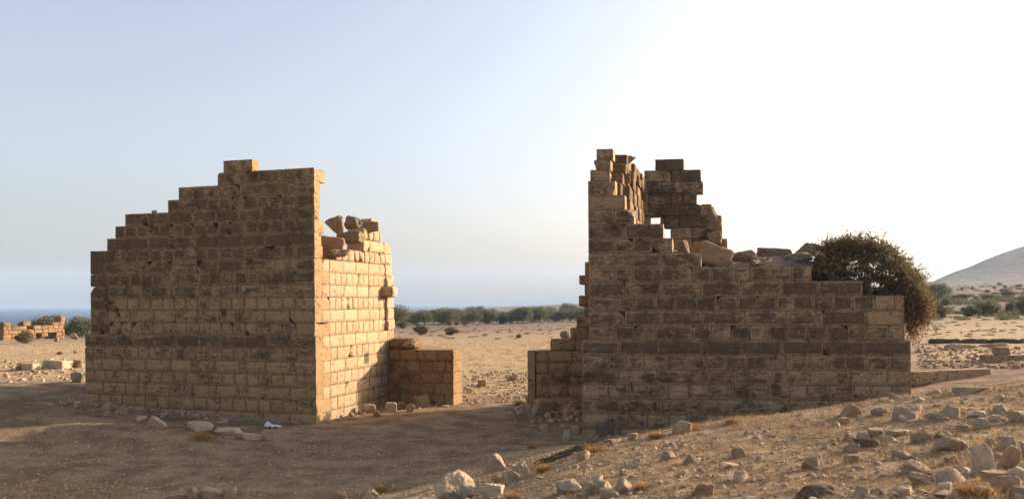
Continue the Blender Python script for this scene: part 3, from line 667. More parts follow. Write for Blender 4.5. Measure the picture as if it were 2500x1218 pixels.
# (px of centre, py of the foot, width px, height px, kind, material, tilt deg, label)
SM = 'stones lying on the sunlit mound'
ROCKXY = []
rocks = [
 (1125, 1222, 108, 66, 'a', 'p', 8, 'large pale boulder at the bottom edge, pitted and brightly lit'),
 (1195, 1224, 66, 44, 'a', 'p', -10, 'pale stone leaning against the right of the big bottom boulder'),
 (1150, 1216, 60, 26, 'a', 'g', 0, 'flat grey stone in front of the big pale bottom boulder'),
 (1215, 1152, 72, 42, 'a', 'r', -6, 'rosy boulder on the mound edge above the big pale boulder'),
 (1197, 1132, 26, 24, 'c', 'r', 0, 'small round stone perched at the left of the rosy boulder'),
 (1272, 1160, 46, 30, 'a', 'g', 15, 'dark grey stone just right of the rosy boulder'),
 (1250, 1184, 40, 38, 'a', 'g', 30, 'upright pointed grey stone below the rosy boulder'),
 (1217, 1182, 36, 24, 'a', 'g', 0, 'small shaded stone tucked under the rosy boulder'),
 (828, 1222, 40, 24, 'a', 'w', 15, 'tan stone cut by the bottom edge left of the mound'),
 (901, 1216, 22, 16, 'a', 'p', 0, 'small pale stone by the dry stalks near the bottom edge'),
 (918, 1218, 14, 26, 'a', 'g', 20, 'thin upright grey stone at the bottom edge'),
 (950, 1198, 26, 15, 'a', 'w', 0, 'small tan stone at the shade line of the mound'),
 (470, 1220, 40, 30, 'a', 'w', 20, 'orange pointed stone on the bottom edge, left of two dark ones'),
 (517, 1222, 56, 28, 'a', 'g', 0, 'dark flat stone on the bottom edge between two others'),
 (560, 1222, 36, 30, 'c', 'w', 0, 'brownish stone right of the dark flat one at the bottom edge'),
 (1395, 1208, 72, 34, 'a', 'g', 8, 'long grey-brown stone, left one of the low pile'),
 (1450, 1185, 52, 24, 'a', 'g', -18, 'thin slab with bright end lying on the low stone pile'),
 (1432, 1213, 46, 34, 'a', 'g', 12, 'pointed grey stone in the front of the low stone pile'),
 (1468, 1206, 60, 30, 'a', 'g', -8, 'middle stone of the low pile with a smooth top'),
 (1520, 1206, 56, 36, 'a', 'g', 10, 'right-hand triangular stone of the low pile'),
 (1490, 1222, 60, 26, 'a', 'g', 0, 'lowest stone of the low pile touching the bottom edge'),
 (1424, 1126, 30, 24, 'c', 'r', 0, 'rosy lump beside the heap of dead branches'),
 (1518, 1160, 16, 14, 'c', 'w', 0, 'small brown pebble above the low stone pile'),
 (1630, 1124, 36, 20, 'a', 'w', 0, 'half buried brown stone in the middle of the mound'),
 (1682, 1136, 46, 28, 'a', 'g', 0, 'domed dirty stone in the middle of the mound'),
 (1805, 1118, 40, 24, 'a', 'w', 0, 'yellowish peaked stone right of the mound centre'),
 (1780, 1146, 52, 18, 'a', 'r', 0, 'low rosy stone just below the yellowish peaked one'),
 (1810, 1178, 40, 26, 'a', 'p', 0, 'white-topped stone lying alone on the mound'),
 (1714, 1214, 56, 36, 'a', 'w', 0, 'squat tan boulder near the bottom edge, right of the low pile'),
 (1983, 1148, 56, 34, 'a', 'w', 8, 'angular tan stone with a long shadow'),
 (2015, 1222, 40, 20, 'a', 'w', 0, 'broad brown stone in the dug earth at the bottom edge'),
 (2100, 1216, 44, 26, 'a', 'g', 10, 'grey stone right of the dark dug earth'),
 (2142, 1212, 26, 18, 'a', 'r', 0, 'small rosy stone between two larger ones near the bottom edge'),
 (2210, 1220, 52, 30, 'a', 'p', 0, 'pale squared stone at the bottom edge'),
 (2306, 1206, 40, 26, 'a', 'p', 12, 'white faceted stone lying below the grey boulder'),
 (2246, 1186, 68, 30, 'a', 'w', -10, 'humped tan stone with lit right flank near the lower right'),
 (2232, 1158, 76, 28, 'a', 'w', 12, 'long low tan stone behind the humped one'),
 (2330, 1184, 82, 36, 'c', 'g', 0, 'broad grey-brown boulder left of the tall pale stone'),
 (2405, 1158, 60, 76, 'c', 'p', 6, 'tall pale egg-shaped stone standing upright at the lower right'),
 (2462, 1144, 60, 58, 'c', 'w', -18, 'leaning yellowish boulder against the tall egg-shaped stone'),
 (2505, 1106, 40, 26, 'a', 'p', 0, 'pale stone cut by the right edge above the boulders'),
 (2452, 1096, 50, 30, 'a', 'g', 0, 'grey stone behind the leaning yellowish boulder'),
 (2416, 1088, 28, 18, 'a', 'r', 0, 'small rosy stone behind the tall egg-shaped one'),
 (2325, 1106, 82, 36, 'c', 'w', 0, 'long oval stone with shaded orange underside'),
 (2298, 1072, 46, 22, 'a', 'g', 0, 'grey slab just behind the long oval stone'),
 (2320, 1137, 42, 24, 'a', 'w', 0, 'tan stone below the long oval stone'),
 (2205, 1122, 58, 20, 'a', 'w', 0, 'flat tan stone left of the long oval stone'),
 (2078, 1134, 32, 22, 'a', 'w', 0, 'small tan stone to the left of the flat one'),
 (2082, 1108, 42, 24, 'a', 'w', -12, 'smooth brown stone under the dark earth patch'),
 (2076, 1082, 38, 24, 'a', 'w', 0, 'brown stone left of the dark earth patch'),
 (2106, 1074, 34, 18, 'a', 'r', 0, 'second brown stone touching the dark earth patch'),
 (2135, 1066, 38, 18, 'a', 'g', 0, 'triangular grey stone above the dark earth patch'),
 (2192, 1068, 56, 17, 'a', 'g', 0, 'low dark grey stone in the middle right of the mound'),
 (2248, 1082, 44, 30, 'a', 'g', 25, 'pointed slab standing tilted in the soil'),
 (2170, 1080, 40, 14, 'a', 'p', 0, 'thin pale slab lying on the dark earth patch'),
 (2080, 1018, 42, 30, 'a', 'r', -20, 'rosy slanted stone near the mound crest'),
 (2064, 1036, 30, 16, 'a', 'r', 0, 'small stone below the rosy slanted one'),
 (2044, 1044, 26, 14, 'a', 'g', 0, 'little grey stone left of the rosy slanted one'),
 (2216, 1024, 84, 34, 'a', 'r', 10, 'wide rosy slab rising near the mound crest'),
 (2150, 1016, 50, 20, 'a', 'w', 0, 'low brown stone left of the wide rosy slab'),
 (2205, 1028, 24, 12, 'a', 'p', 0, 'small white stone in front of the wide rosy slab'),
 (2320, 1022, 62, 30, 'a', 'g', 0, 'dark humped stone right of the wide rosy slab'),
 (2282, 1026, 44, 16, 'a', 'g', 0, 'flat stone between the rosy slab and the dark hump'),
 (2302, 1030, 34, 10, 'a', 'p', 0, 'pale chip in front of the dark humped stone'),
 (2384, 1050, 62, 30, 'a', 'g', 0, 'rounded grey stone with a low brown neighbour'),
 (2355, 1056, 46, 16, 'a', 'w', 0, 'low brown stone beside the rounded grey one'),
 (2392, 1020, 50, 14, 'a', 'p', 0, 'long thin pale stone near the right crest'),
 (2440, 1012, 36, 22, 'a', 'g', 0, 'grey cone-shaped stone near the right crest'),
 (2430, 1030, 32, 16, 'a', 'p', 0, 'small pale stone below the grey cone-shaped one'),
 (2490, 1032, 58, 28, 'a', 'p', 0, 'big pale stone at the right edge near the crest'),
 (2246, 984, 30, 12, 'a', 'p', 0, 'flat white stone on the crest beside the tower'),
 (2192, 976, 40, 16, 'a', 'g', 0, 'grey stone on the crest by the tower base'),
 (2370, 962, 70, 14, 'a', 'g', 0, 'low grey rock strip along the right crest'),
 (2290, 962, 24, 10, 'a', 'p', 0, 'small light stone behind the right crest'),
 (2478, 1180, 50, 40, 'a', 'p', -20, 'pale wedge stone under the leaning yellowish boulder'),
 (2430, 1178, 70, 24, 'a', 'r', 0, 'flat rosy slab at the foot of the egg-shaped stone'),
 (2455, 1204, 66, 42, 'a', 'r', 15, 'large rosy broken stone at the lower right corner'),
 (2400, 1220, 56, 30, 'a', 'g', 0, 'grey stone half hidden by orange weeds at the bottom'),
 (2500, 1222, 60, 30, 'a', 'w', 0, 'brown stone in the bottom right corner'),
 (2344, 1212, 34, 18, 'a', 'g', 0, 'little stone left of the orange weeds'),
 (2302, 1222, 50, 16, 'a', 'w', 0, 'thin brown stone along the bottom edge near the right'),
 (1665, 1062, 50, 34, 'a', 'g', 0, 'pale grey boulder against the foot of the right tower'),
 (1545, 1076, 26, 18, 'a', 'g', 0, 'small grey stone right of the concrete block'),
 (1500, 1084, 30, 10, 'a', 'g', 0, 'flat stone in front of the concrete block'),
 (2408, 1196, 24, 16, 'a', 'p', 0, 'small pale stone in the orange weeds'),
]
for i, (px, py, wp, hp, kd, mt, tl, lb) in enumerate(rocks):
    p = hit(px, min(py, 1217)-1); sc = p.y/F; 
    if py > 1217: sc = sc; 
    sx_m = wp*sc; sz_m = hp*sc*1.35+.02
    sy_m = sx_m*rng.uniform(.75, 1.0)
    yb = p.y+sy_m*.38; xb = p.x*yb/p.y; zb = gz(xb, yb)
    zz = p.z+hp*sc*.5-hp*sc*.27; ROCKXY.append((xb, yb, sx_m))
    if py > 1217: zz -= (py-1217)*sc
    rock('rock', xb, yb, zz, sx_m, sy_m, sz_m, rz=rng.uniform(-.35, .35), tilt=(rng.uniform(-.1, .1), math.radians(-tl)), kind=kd, mat=mt, seed=100+i*7, sub=5 if wp > 40 else 4, label=lb, cat='rock', group=SM if px > 1380 and py < 1200 else 'loose stones in the foreground', rough=.10)
# stones lying by the walls on the low ground
low = [
 (486, 1052, 70, 22, 'c', 'p', 2, 'long smooth pale stone lying parallel to the left tower'),
 (385, 1048, 46, 24, 'a', 'p', -28, 'slanted pale slab with lit top near the left bank'),
 (560, 1062, 78, 18, 'a', 'p', -10, 'flat broad pale slab in front of the left tower'),
 (612, 1072, 64, 12, 'a', 'p', -4, 'thin whitish slab just right of the broad one'),
 (657, 1076, 30, 26, 'a', 'g', 0, 'dark pointed stone near the white plastic bag'),
 (345, 1028, 24, 12, 'a', 'p', 0, 'small bright white stone on the left bank'),
 (260, 1006, 32, 24, 'a', 'g', 0, 'squared grey stone at the foot of the left tower'),
 (306, 1010, 16, 14, 'b', 'g', 0, 'tiny cube of stone at the foot of the left tower'),
 (545, 1036, 28, 10, 'a', 'g', 0, 'low stone against the left tower base'),
 (403, 1020, 22, 12, 'a', 'g', 0, 'small rounded stone against the left tower base'),
 (190, 935, 46, 26, 'c', 'g', 0, 'dark boulder in the shade by the left edge of the tower'),
 (902, 1008, 34, 20, 'c', 'p', 0, 'lumpy pale stone in the corner shadow of the left tower'),
 (885, 1000, 26, 18, 'c', 'p', 0, 'pale lump leaning on the lumpy stone in the corner'),
 (921, 1019, 22, 17, 'c', 'w', 0, 'small brown stone in front of the lumpy pale one'),
 (857, 1018, 14, 12, 'a', 'w', 0, 'little dark stone at the lit base of the left tower'),
 (955, 1005, 28, 22, 'b', 'p', 0, 'squared block edged with sunlight near the low gate wall'),
 (1003, 1006, 24, 18, 'c', 'w', 0, 'rounded stone between the squared block and the gate wall'),
 (1033, 992, 36, 26, 'b', 'w', 12, 'tilted brown block leaning at the low left gate wall'),
 (1177, 944, 22, 16, 'b', 'w', 0, 'orange block lying in the sun beyond the gate'),
 (1146, 960, 20, 14, 'a', 'p', 0, 'pale stone beside the end of the left gate wall'),
 (1252, 930, 30, 14, 'a', 'w', 0, 'low stone in the sunlit rubble beyond the gate'),
 (1290, 985, 18, 20, 'a', 'p', 0, 'pale stone by the end of the right gate wall'),
 (1332, 1008, 50, 32, 'b', 'w', 0, 'large dark squared block in the rubble at the right gate wall'),
 (1288, 1013, 24, 22, 'b', 'w', 0, 'small squared block left of the large dark one'),
 (1308, 1018, 26, 22, 'a', 'g', 0, 'grey stone in front of the large dark block'),
 (1304, 984, 24, 14, 'a', 'p', 0, 'white stone heaped on the rubble at the right gate wall'),
 (1331, 1052, 22, 16, 'b', 'g', 0, 'pale cube lying on the bare ground near the right tower'),
 (1385, 1074, 24, 22, 'a', 'g', 0, 'pale angular stone near the right tower corner'),
 (1406, 1056, 26, 16, 'b', 'r', 0, 'reddish block at the corner of the right tower'),
 (1385, 1018, 18, 20, 'a', 'r', 0, 'pinkish stone in the rubble beside the right tower'),
 (1400, 1002, 30, 24, 'a', 'w', 0, 'brown stone against the side of the right tower'),
 (140, 900, 66, 20, 'b', 'p', -4, 'long white sunlit block on the far left ground'),
 (72, 904, 40, 16, 'b', 'p', 0, 'pale sunlit block left of the long white one'),
 (48, 902, 22, 16, 'a', 'w', 0, 'brown stone beside the pale sunlit block'),
 (186, 898, 40, 18, 'a', 'w', 0, 'tan rock beside the left edge of the left tower'),
 (185, 862, 14, 8, 'a', 'p', 0, 'small pale stone on the far left field'),
 (550, 1170, 26, 14, 'a', 'w', 0, 'brown clod on the shaded ground'),
 (1130, 1052, 14, 8, 'a', 'w', 0, 'lone dark pebble in the middle of the shaded ground'),
]
for i, (px, py, wp, hp, kd, mt, tl, lb) in enumerate(low):
    p = hit(px, py); sc = p.y/F; sx_m = wp*sc; sy_m = max(sx_m*.6, hp*sc); yb = p.y+sy_m*.35
    rock('rock' if kd != 'b' else 'stone_block', p.x*yb/p.y, yb, p.z+hp*sc*.42, sx_m, sy_m, hp*sc*1.15+.03, rz=rng.uniform(-.3, .3), tilt=(0, math.radians(-tl)), kind=kd, mat=mt, seed=900+i*5, sub=4, label=lb, cat='rock' if kd != 'b' else 'stone block', group='loose stones around the ruin')
# stones on top of the towers: (centre px, py), width, height px, depth
tops = [
 (822, 550, 46, 44, 34.6, 'a', 'l', 25, 'top-heavy jagged rock balancing above the left tower side wall'),
 (860, 545, 42, 34, 35.4, 'a', 'l', -12, 'ragged rock just right of the balancing one on the left tower'),
 (812, 594, 62, 32, 34.4, 'b', 'w', -6, 'broken block lying behind the left tower corner'),
 (820, 618, 70, 20, 34.0, 'a', 'l', 0, 'flat broken stone set in the dip of the left tower side wall'),
 (906, 553, 40, 26, 37.0, 'b', 'w', 0, 'topmost squared stone at the back of the left tower side'),
 (855, 580, 62, 28, 35.8, 'b', 'l', 2, 'long dark stone under the jagged rocks of the left tower'),
 (378, 518, 14, 10, 34.6, 'a', 'w', 0, 'small triangular stone on the stepped top of the left tower'),
 (1738, 623, 96, 58, 30.2, 'b', 'w', -14, 'large tilted ashlar resting on the right tower below the window'),
 (1668, 606, 34, 40, 31.0, 'a', 'l', 25, 'dark rubble stone left of the large tilted ashlar'),
 (1818, 634, 70, 44, 31.0, 'a', 'l', 10, 'rough lichened rock right of the large tilted ashlar'),
 (1858, 640, 80, 24, 30.2, 'a', 'l', -16, 'slanting slab at the foot of the rubble on the right tower'),
 (1890, 620, 84, 30, 31.6, 'b', 'l', -3, 'flat overhanging block in the middle of the tower rubble'),
 (1940, 636, 84, 36, 30.4, 'a', 'l', 14, 'low lichened block next to the creeper on the tower'),
 (1974, 614, 54, 46, 31.4, 'a', 'l', -22, 'big rounded boulder touching the creeper'),
 (1740, 524, 40, 40, 36.2, 'a', 'l', 0, 'rough stone at the right shoulder of the rear wall'),
 (1742, 552, 40, 32, 36.0, 'a', 'l', 0, 'lichened lump under the rear wall shoulder stone'),
 (1742, 582, 38, 32, 36.0, 'b', 'l', 0, 'dark stone at the lower right of the rear wall'),
 (1530, 392, 44, 26, 31.6, 'a', 'l', -14, 'rounded dark stone on top of the tall right tower corner'),
 (1520, 430, 36, 46, 30.6, 'a', 'l', 8, 'hollowed dark stone wedged in the tall tower corner'),
 (1000, 838, 34, 22, 37.3, 'a', 'w', 0, 'worn block on top of the low left gate wall'),
 (1385, 822, 40, 24, 37.9, 'a', 'l', -35, 'sloping rubble stone on top of the right gate wall'),
]
for i, (px, py, wp, hp, Y, kd, mt, tl, lb) in enumerate(tops):
    p = at(px, py, Y); sc = Y/F
    rock('fallen_block' if kd == 'b' else 'rock', p.x, p.y, p.z, wp*sc, max(wp*sc*.7, .5 if wp > 25 else .1), hp*sc, rz=rng.uniform(-.15, .15), tilt=(rng.uniform(-.08, .08), math.radians(-tl)), kind=kd, mat=mt, seed=1500+i*3, sub=4, label=lb, cat='rock', group='broken stones on the ruin', rough=.15)
p = hit(1480, 1074)
o = rock('concrete_block', p.x, 28.55, p.z+.2, 47*p.y/F*1.02, .62, .68, rz=-.05, kind='b', mat='c', seed=3, sub=5, label='grey concrete block at the left foot of the right tower', cat='block', rough=.015)
p = at(1478, 1056, 28.3); o.location = p

a = Acc(); rr = np.random.default_rng(77); pr8 = [rock_verts(3, 60+s, 'a', rough=.14) for s in range(8)]
for i in range(420):
    q = FILLP[rr.integers(len(FILLP))]+rr.normal(0, .1, 3)*np.array([1, 1, 0]); s = .1+.42*rr.random()**2.2
    P, T = pr8[rr.integers(8)]; Rm = np.array(Matrix.Rotation(rr.uniform(0, 6.28), 3, 'Z') @ Matrix.Rotation(rr.uniform(-.6, .6), 3, 'X'))
    a.add((P*np.array([s, s*.8, s*.6]))@Rm.T+q+np.array([0, 0, s*.15])-RP0, T=T, rnd=rr.random())
tag(link('loose_rubble', a.mesh('loose_rubble', R_WALL), right_tower), kind='stuff')
# small rubble and gravel (uncountable)
def scatter(name, regions, mats, seed, sub=1, flat=.6):
    r0 = np.random.default_rng(seed); acc = Acc(); protos = [rock_verts(sub, 50+s, 'a', rough=.12) for s in range(8)]
    for (n, fx, smin, smax) in regions:
        XY = fx(r0, n); z = G(XY[:, 0], XY[:, 1]); ss = smin*(smax/smin)**(r0.random(n)**1.9)
        for (x, y), zz, s in zip(XY, z, ss):
            P, T = protos[r0.integers(8)]; a = r0.uniform(0, 6.28); c, sn = math.cos(a), math.sin(a)
            P = P*np.array([s, s*r0.uniform(.6, 1), s*r0.uniform(.4, flat+.2)])
            Q_ = np.stack([P[:, 0]*c-P[:, 1]*sn, P[:, 0]*sn+P[:, 1]*c, P[:, 2]], 1)+np.array([x, y, zz+s*.12])
            acc.add(Q_, T=T, rnd=r0.random())
    me = acc.mesh(name, mats, False); mi = np.repeat(r0.integers(0, len(mats), len(me.polygons)//len(protos[0][1])), len(protos[0][1]))
    me.polygons.foreach_set('material_index', mi.astype(np.int32)); me.update()
    return link(name, me)
def pxreg(x0, x1, y0, y1):   # pixel window -> ground points of that patch of land
    A = [hit(x, y) for x, y in ((x0, y0), (x1, y0), (x1, y1), (x0, y1))]
    def f(r, n):
        u = r.random(n); v = r.random(n)
        a = np.array([p[:2] for p in A]); return ((1-u)*(1-v))[:, None]*a[0]+(u*(1-v))[:, None]*a[1]+(u*v)[:, None]*a[2]+((1-u)*v)[:, None]*a[3]
    return f
def along(O, U, N, s0, s1, d, spread):
    def f(r, n):
        s = r.uniform(s0, s1, n); q = -np.abs(r.normal(0, spread, n))+d
        return np.stack([O[0]+U[0]*s+N[0]*q, O[1]+U[1]*s+N[1]*q], 1)
    return f
def chips(r, n):
    A = np.array(ROCKXY); k = r.integers(0, len(A), n); a = r.uniform(0, 6.283, n); d = A[k, 2]*(.45+np.abs(r.normal(0, .45, n)))
    return np.stack([A[k, 0]+np.cos(a)*d, A[k, 1]+np.sin(a)*d], 1)
def mound(r, n):
    Y = 6.5+17*r.random(n)**.9; t = (r.uniform(1150, 2560, n)-1250)/F; return np.stack([t*Y, Y], 1)
def clump(base, cl, sp):
    def f(r, n):
        c = base(r, cl); k = r.integers(0, cl, n); return c[k]+r.normal(0, sp, (n, 2))*r.random((n, 1))*2
    return f
o = scatter('rubble', [
    (620, along(LO, LU, LN, 3.0, 11.5, -.05, .4), .03, .2), (260, along(LO, LU, LN, -.1, 11.5, -.02, .12), .02, .1), (120, along(LO, LU, LN, 7.5, 11.8, -.2, .9), .08, .4),
    (60, along(LO, LU, LN, 0, 5, -.02, .25), .04, .16),
    (160, along(CO, CUw, LN, .1, wend, -.05, .4), .07, .3),
    (420, along(RCO, RCU, RN, -.3, 4.0, -.1, 1.3), .08, .42), (420, pxreg(1130, 1290, 905, 985), .07, .32), (120, pxreg(1290, 1420, 985, 1050), .1, .35),
    (70, along(RP0, RU, RN, 0, 3.5, -.05, .3), .05, .25), (240, pxreg(10, 215, 880, 935), .08, .35),
    (500, pxreg(2240, 2500, 845, 900), .08, .35), (90, along(LO, LN, LU, .3, 5.5, -.05, .3), .04, .2)],
    [R_PALE, R_WARM, R_GREY], 5, sub=2)
tag(o, 'loose broken rubble along the foot of the ruined walls', 'rubble', kind='stuff')
o = scatter('gravel', [
    (7000, mound, .015, .12), (1800, clump(mound, 110, .35), .03, .16), (1500, chips, .015, .11),
    (6500, pxreg(50, 1350, 1050, 1216), .02, .10), (1200, clump(pxreg(50, 1300, 1050, 1216), 90, .4), .03, .13),
    (500, pxreg(0, 300, 1180, 1217), .02, .09),
    (900, pxreg(0, 1300, 1020, 1080), .02, .07), (1500, pxreg(955, 1420, 830, 985), .04, .16), (500, pxreg(10, 210, 840, 930), .05, .16)],
    [R_PALE, R_WARM, R_GREY, R_ROSE], 9, sub=1)
tag(o, 'small stones and gravel strewn over the dry earth', 'gravel', kind='stuff')

# ------------------------------------------------------------------ dry grass
def blades(acc, P, h, w_, lean, r0):
    n = len(P); a = r0.uniform(0, 6.283, n); hh = h*(.4+r0.random(n)); d = np.stack([np.cos(a), np.sin(a), 0*a], 1)
    tip = P+np.stack([r0.normal(0, lean, n)*hh, r0.normal(0, lean, n)*hh, hh], 1)
    V = np.empty((n, 3, 3)); V[:, 0] = P-d*w_/2; V[:, 1] = P+d*w_/2; V[:, 2] = tip
    acc.add(V.reshape(-1, 3), T=np.arange(3*n).reshape(-1, 3), rnd=np.repeat(r0.random(n), 3))
r0 = np.random.default_rng(3); acc = Acc()
def clumps(fn, nc, per, sp, h, w_, lean):
    c = fn(r0, nc); k = np.repeat(np.arange(nc), per); XY = c[k]+r0.normal(0, sp, (len(k), 2)); z = G(XY[:, 0], XY[:, 1])
    blades(acc, np.column_stack([XY, z-.005]), h, w_, lean, r0)
clumps(mound, 6500, 14, .09, .045, .010, 1.5)
clumps(mound, 700, 26, .06, .07, .008, .9)
clumps(pxreg(0, 330, 1180, 1217), 300, 16, .08, .05, .01, 1.0)
clumps(pxreg(960, 1420, 835, 960), 500, 14, .15, .10, .03, .9)
clumps(pxreg(1425, 2050, 1020, 1072), 220, 20, .1, .13, .012, .7)
tag(link('dry_grass', acc.mesh('dry_grass', L_STRAW)), 'short dry straw stubble covering the sunlit mound', 'grass', kind='stuff')
# orange dry weeds: individuals
weeds = [(2385, 1214, 34, 'orange dry weed among the stones at the lower right'), (1690, 1050, 16, 'orange tuft beside the pale boulder at the right tower'), (1600, 1070, 14, 'low orange tuft on the rim of the mound'),
         (1330, 1150, 16, 'orange dry tuft right of the rosy boulder'), (1300, 1095, 10, 'small orange tuft at the edge of the shade'), (495, 1072, 16, 'yellow tuft in front of the left tower'), (1255, 1218, 14, 'orange tuft at the bottom edge by the pale boulder'),
         (1790, 1035, 14, 'straw tuft on the mound crest by the tower'), (930, 1200, 14, 'thin dry stalks at the lower shade line'), (1455, 1105, 18, 'orange weed growing in the dead branches'), (1565, 1195, 12, 'thin tuft right of the low stone pile'), (1268, 990, 12, 'dry weed at the foot of the right gate wall end')]
for i, (px, py, hp, lb) in enumerate(weeds):
    p = hit(px, py); sc = p.y/F; a = Acc(); n = 420; rr = np.random.default_rng(i+60)
    P = rr.normal(0, hp*sc*.5, (n, 3)); P[:, 2] = 0
    blades(a, P, hp*sc, .014, .7, rr)
    m = np.random.default_rng(i).normal(0, 1, (160, 3)); m = m/np.linalg.norm(m, axis=1)[:, None]*rr.random((160, 1))*hp*sc*.7; m[:, 2] = np.abs(m[:, 2])
    blades(a, m, .05, .03, 1.2, rr)
    tag(link('dry_weed', a.mesh('dry_weed', L_WEED), None, p), lb, 'weed', 'dry weeds on the ground')

# ------------------------------------------------------------------ sticks
def tube(acc, pts, r0_, r1_, seg=6, rnd=.5):
    pts = [np.array(p, float) for p in pts]; n = len(pts); V = []
    for i, p in enumerate(pts):
        d = pts[min(i+1, n-1)]-pts[max(i-1, 0)]; d /= max(np.linalg.norm(d), 1e-6)
        a = np.cross(d, [0, 0, 1.]) if abs(d[2]) < .9 else np.cross(d, [1., 0, 0]); a /= np.linalg.norm(a); b = np.cross(d, a)
        r = r0_+(r1_-r0_)*i/(n-1)
        for k in range(seg):
            t = 2*math.pi*k/seg; V.append(p+a*math.cos(t)*r+b*math.sin(t)*r)
    Q_ = [[i*seg+k, i*seg+(k+1) % seg, (i+1)*seg+(k+1) % seg, (i+1)*seg+k] for i in range(n-1) for k in range(seg)]
    acc.add(np.array(V), Q=np.array(Q_), rnd=rnd)
acc = Acc(); rr = np.random.default_rng(12); A0 = hit(1300, 1138); B0 = hit(1480, 1088)
for i in range(60):
    t0 = rr.uniform(0, .8); L = rr.uniform(.25, .6); pts = []
    off = rr.normal(0, .12); z0 = rr.uniform(.02, .22)*(t0+.3)
    for k in range(6):
        t = t0+L*k/5; q = A0.lerp(B0, min(t, 1.1)); x, y = q.x+off*.6+rr.normal(0, .02), q.y+off+rr.normal(0, .04)
        pts.append((x, y, gz(x, y)+z0+rr.normal(0, .02)+.03*k*.3))
    tube(acc, pts, rr.uniform(.006, .016), .004, 5)
o = link('branch_heap', acc.mesh('branch_heap', M_TWIG, True, A0), None, A0); tag(o, 'heap of dead brown branches at the left rim of the mound', 'branches')
# stump with bare twigs on the crest
p = hit(2105, 978); acc = Acc(); V, T = rock_verts(4, 77, 'a', rough=.12); V = V*np.array([1.0, .6, .3]); acc.add(V+np.array([0, 0, .05]), T=T, rnd=.2)
tube(acc, [(0, 0, .1), (-.02, 0, .25), (.02, 0, .4)], .11, .05, 8)
tube(acc, [(0, 0, .05), (.25, .02, .12), (.5, 0, .02)], .07, .04, 8); tube(acc, [(0, 0, .1), (-.3, .05, .08), (-.6, .1, -.1)], .08, .05, 8)
for i in range(14):
    a = rr.uniform(-.3, 1.2); L = rr.uniform(.4, 1.1); s = np.array([rr.uniform(-.1, .4), rr.uniform(0, .2), .15])
    tube(acc, [s, s+np.array([math.cos(a)*L*.5, .05, L*.25+rr.normal(0, .06)]), s+np.array([math.cos(a)*L, .1, L*.3+rr.normal(0, .2)])], .012, .004, 4)
tag(link('dead_stump', acc.mesh('dead_stump', M_TWIG, True), None, p), 'dead grey root stump with bare twigs on the mound crest', 'stump')
# dug earth heaps
for px, py, wp, hp, lb in ((2015, 1226, 170, 46, 'heap of dark dug earth at the bottom right'), (2135, 1092, 74, 26, 'small mound of dark earth between stones')):
    q = hit(px, min(py, 1216)); sc = q.y/F
    P, T = rock_verts(5, 40+wp, 'c', rough=.16); P = P*np.array([wp*sc, wp*sc*.7, hp*sc*1.6])
    me = mesh_np('earth_heap', P, T, bpy.data.materials.get('dark_earth') or mat_plain('dark_earth', (.10, .065, .04), (.2, .135, .085), 18, 1, .04), dict(rnd=np.zeros(len(P))), True)
    tag(link('earth_heap', me, None, (q.x, q.y+.15, q.z-.04*wp/170)), lb, 'earth heap')
# plastic bag
a = Acc(); n = 22; uu, vv = np.meshgrid(np.linspace(-1, 1, n), np.linspace(-1, 1, n)); P = np.stack([uu.ravel()*.34*(1-.35*np.abs(vv.ravel())), vv.ravel()*.16, 0*uu.ravel()], 1)
P[:, 2] = .05+.10*fbm(np.stack([uu.ravel()*1.6, vv.ravel()*1.6, 0*uu.ravel()], 1), 3, 3)+.2*np.exp(-((uu.ravel()+.65)/.25)**2-(vv.ravel()/.6)**2)+.04*fbm(np.stack([uu.ravel()*7, vv.ravel()*7, 0*uu.ravel()], 1), 8, 2)
I = np.arange(n*n).reshape(n, n); a.add(P, Q=np.stack([I[:-1, :-1], I[:-1, 1:], I[1:, 1:], I[1:, :-1]], -1).reshape(-1, 4), rnd=.5)
q = hit(667, 1044); tag(link('plastic_bag', a.mesh('plastic_bag', M_BAG, True), None, q), 'crumpled white plastic bag at the foot of the left tower', 'bag')
for px, py, lb in ((325, 1040, 'single dark dropping on the left bank'), (360, 1047, 'dark lump right of the single dropping'), (374, 1051, 'dark lump in the middle of three on the bank')):
    q = hit(px, py); rock('dung', q.x, q.y, q.z+.03, .2, .12, .09, kind='c', mat='g', seed=px, sub=3, label=lb, cat='dung', group='dark droppings on the bank')

# ------------------------------------------------------------------ plants
def leaves(acc, C, size, r0, droop=0):
    n = len(C); a = r0.normal(0, 1, (n, 3)); a /= np.linalg.norm(a, axis=1)[:, None]; b = r0.normal(0, 1, (n, 3)); b = np.cross(a, b); b /= np.linalg.norm(b, axis=1)[:, None]
    s = size*(.5+r0.random(n))[:, None]; V = np.empty((n, 4, 3)); V[:, 0] = C-a*s; V[:, 1] = C+b*s*.45; V[:, 2] = C+a*s; V[:, 3] = C-b*s*.45
    acc.add(V.reshape(-1, 3), Q=np.arange(4*n).reshape(-1, 4), rnd=np.repeat(r0.random(n), 4))
def crown(seed, W, H, n, size, z0=.0, ncl=26, flat=.8, wob=.22):
    r = np.random.default_rng(seed); acc = Acc()
    c = r.normal(0, 1, (ncl, 3)); c /= np.linalg.norm(c, axis=1)[:, None]; c *= (r.random((ncl, 1))**.45)
    c = c*np.array([W*.36, W*.36, H*.36])+np.array([0, 0, z0+H*.5])
    rad = W*r.uniform(.10, wob, ncl)
    k = r.integers(0, ncl, n); d = r.normal(0, 1, (n, 3)); d /= np.linalg.norm(d, axis=1)[:, None]; q = r.random((n, 1))**.4
    P = c[k]+d*q*rad[k][:, None]*np.array([1, 1, flat])
    P[:, 2] = np.maximum(P[:, 2], z0*.9+.05*r.random(n))
    leaves(acc, P, size, r); return acc
tree_protos = []
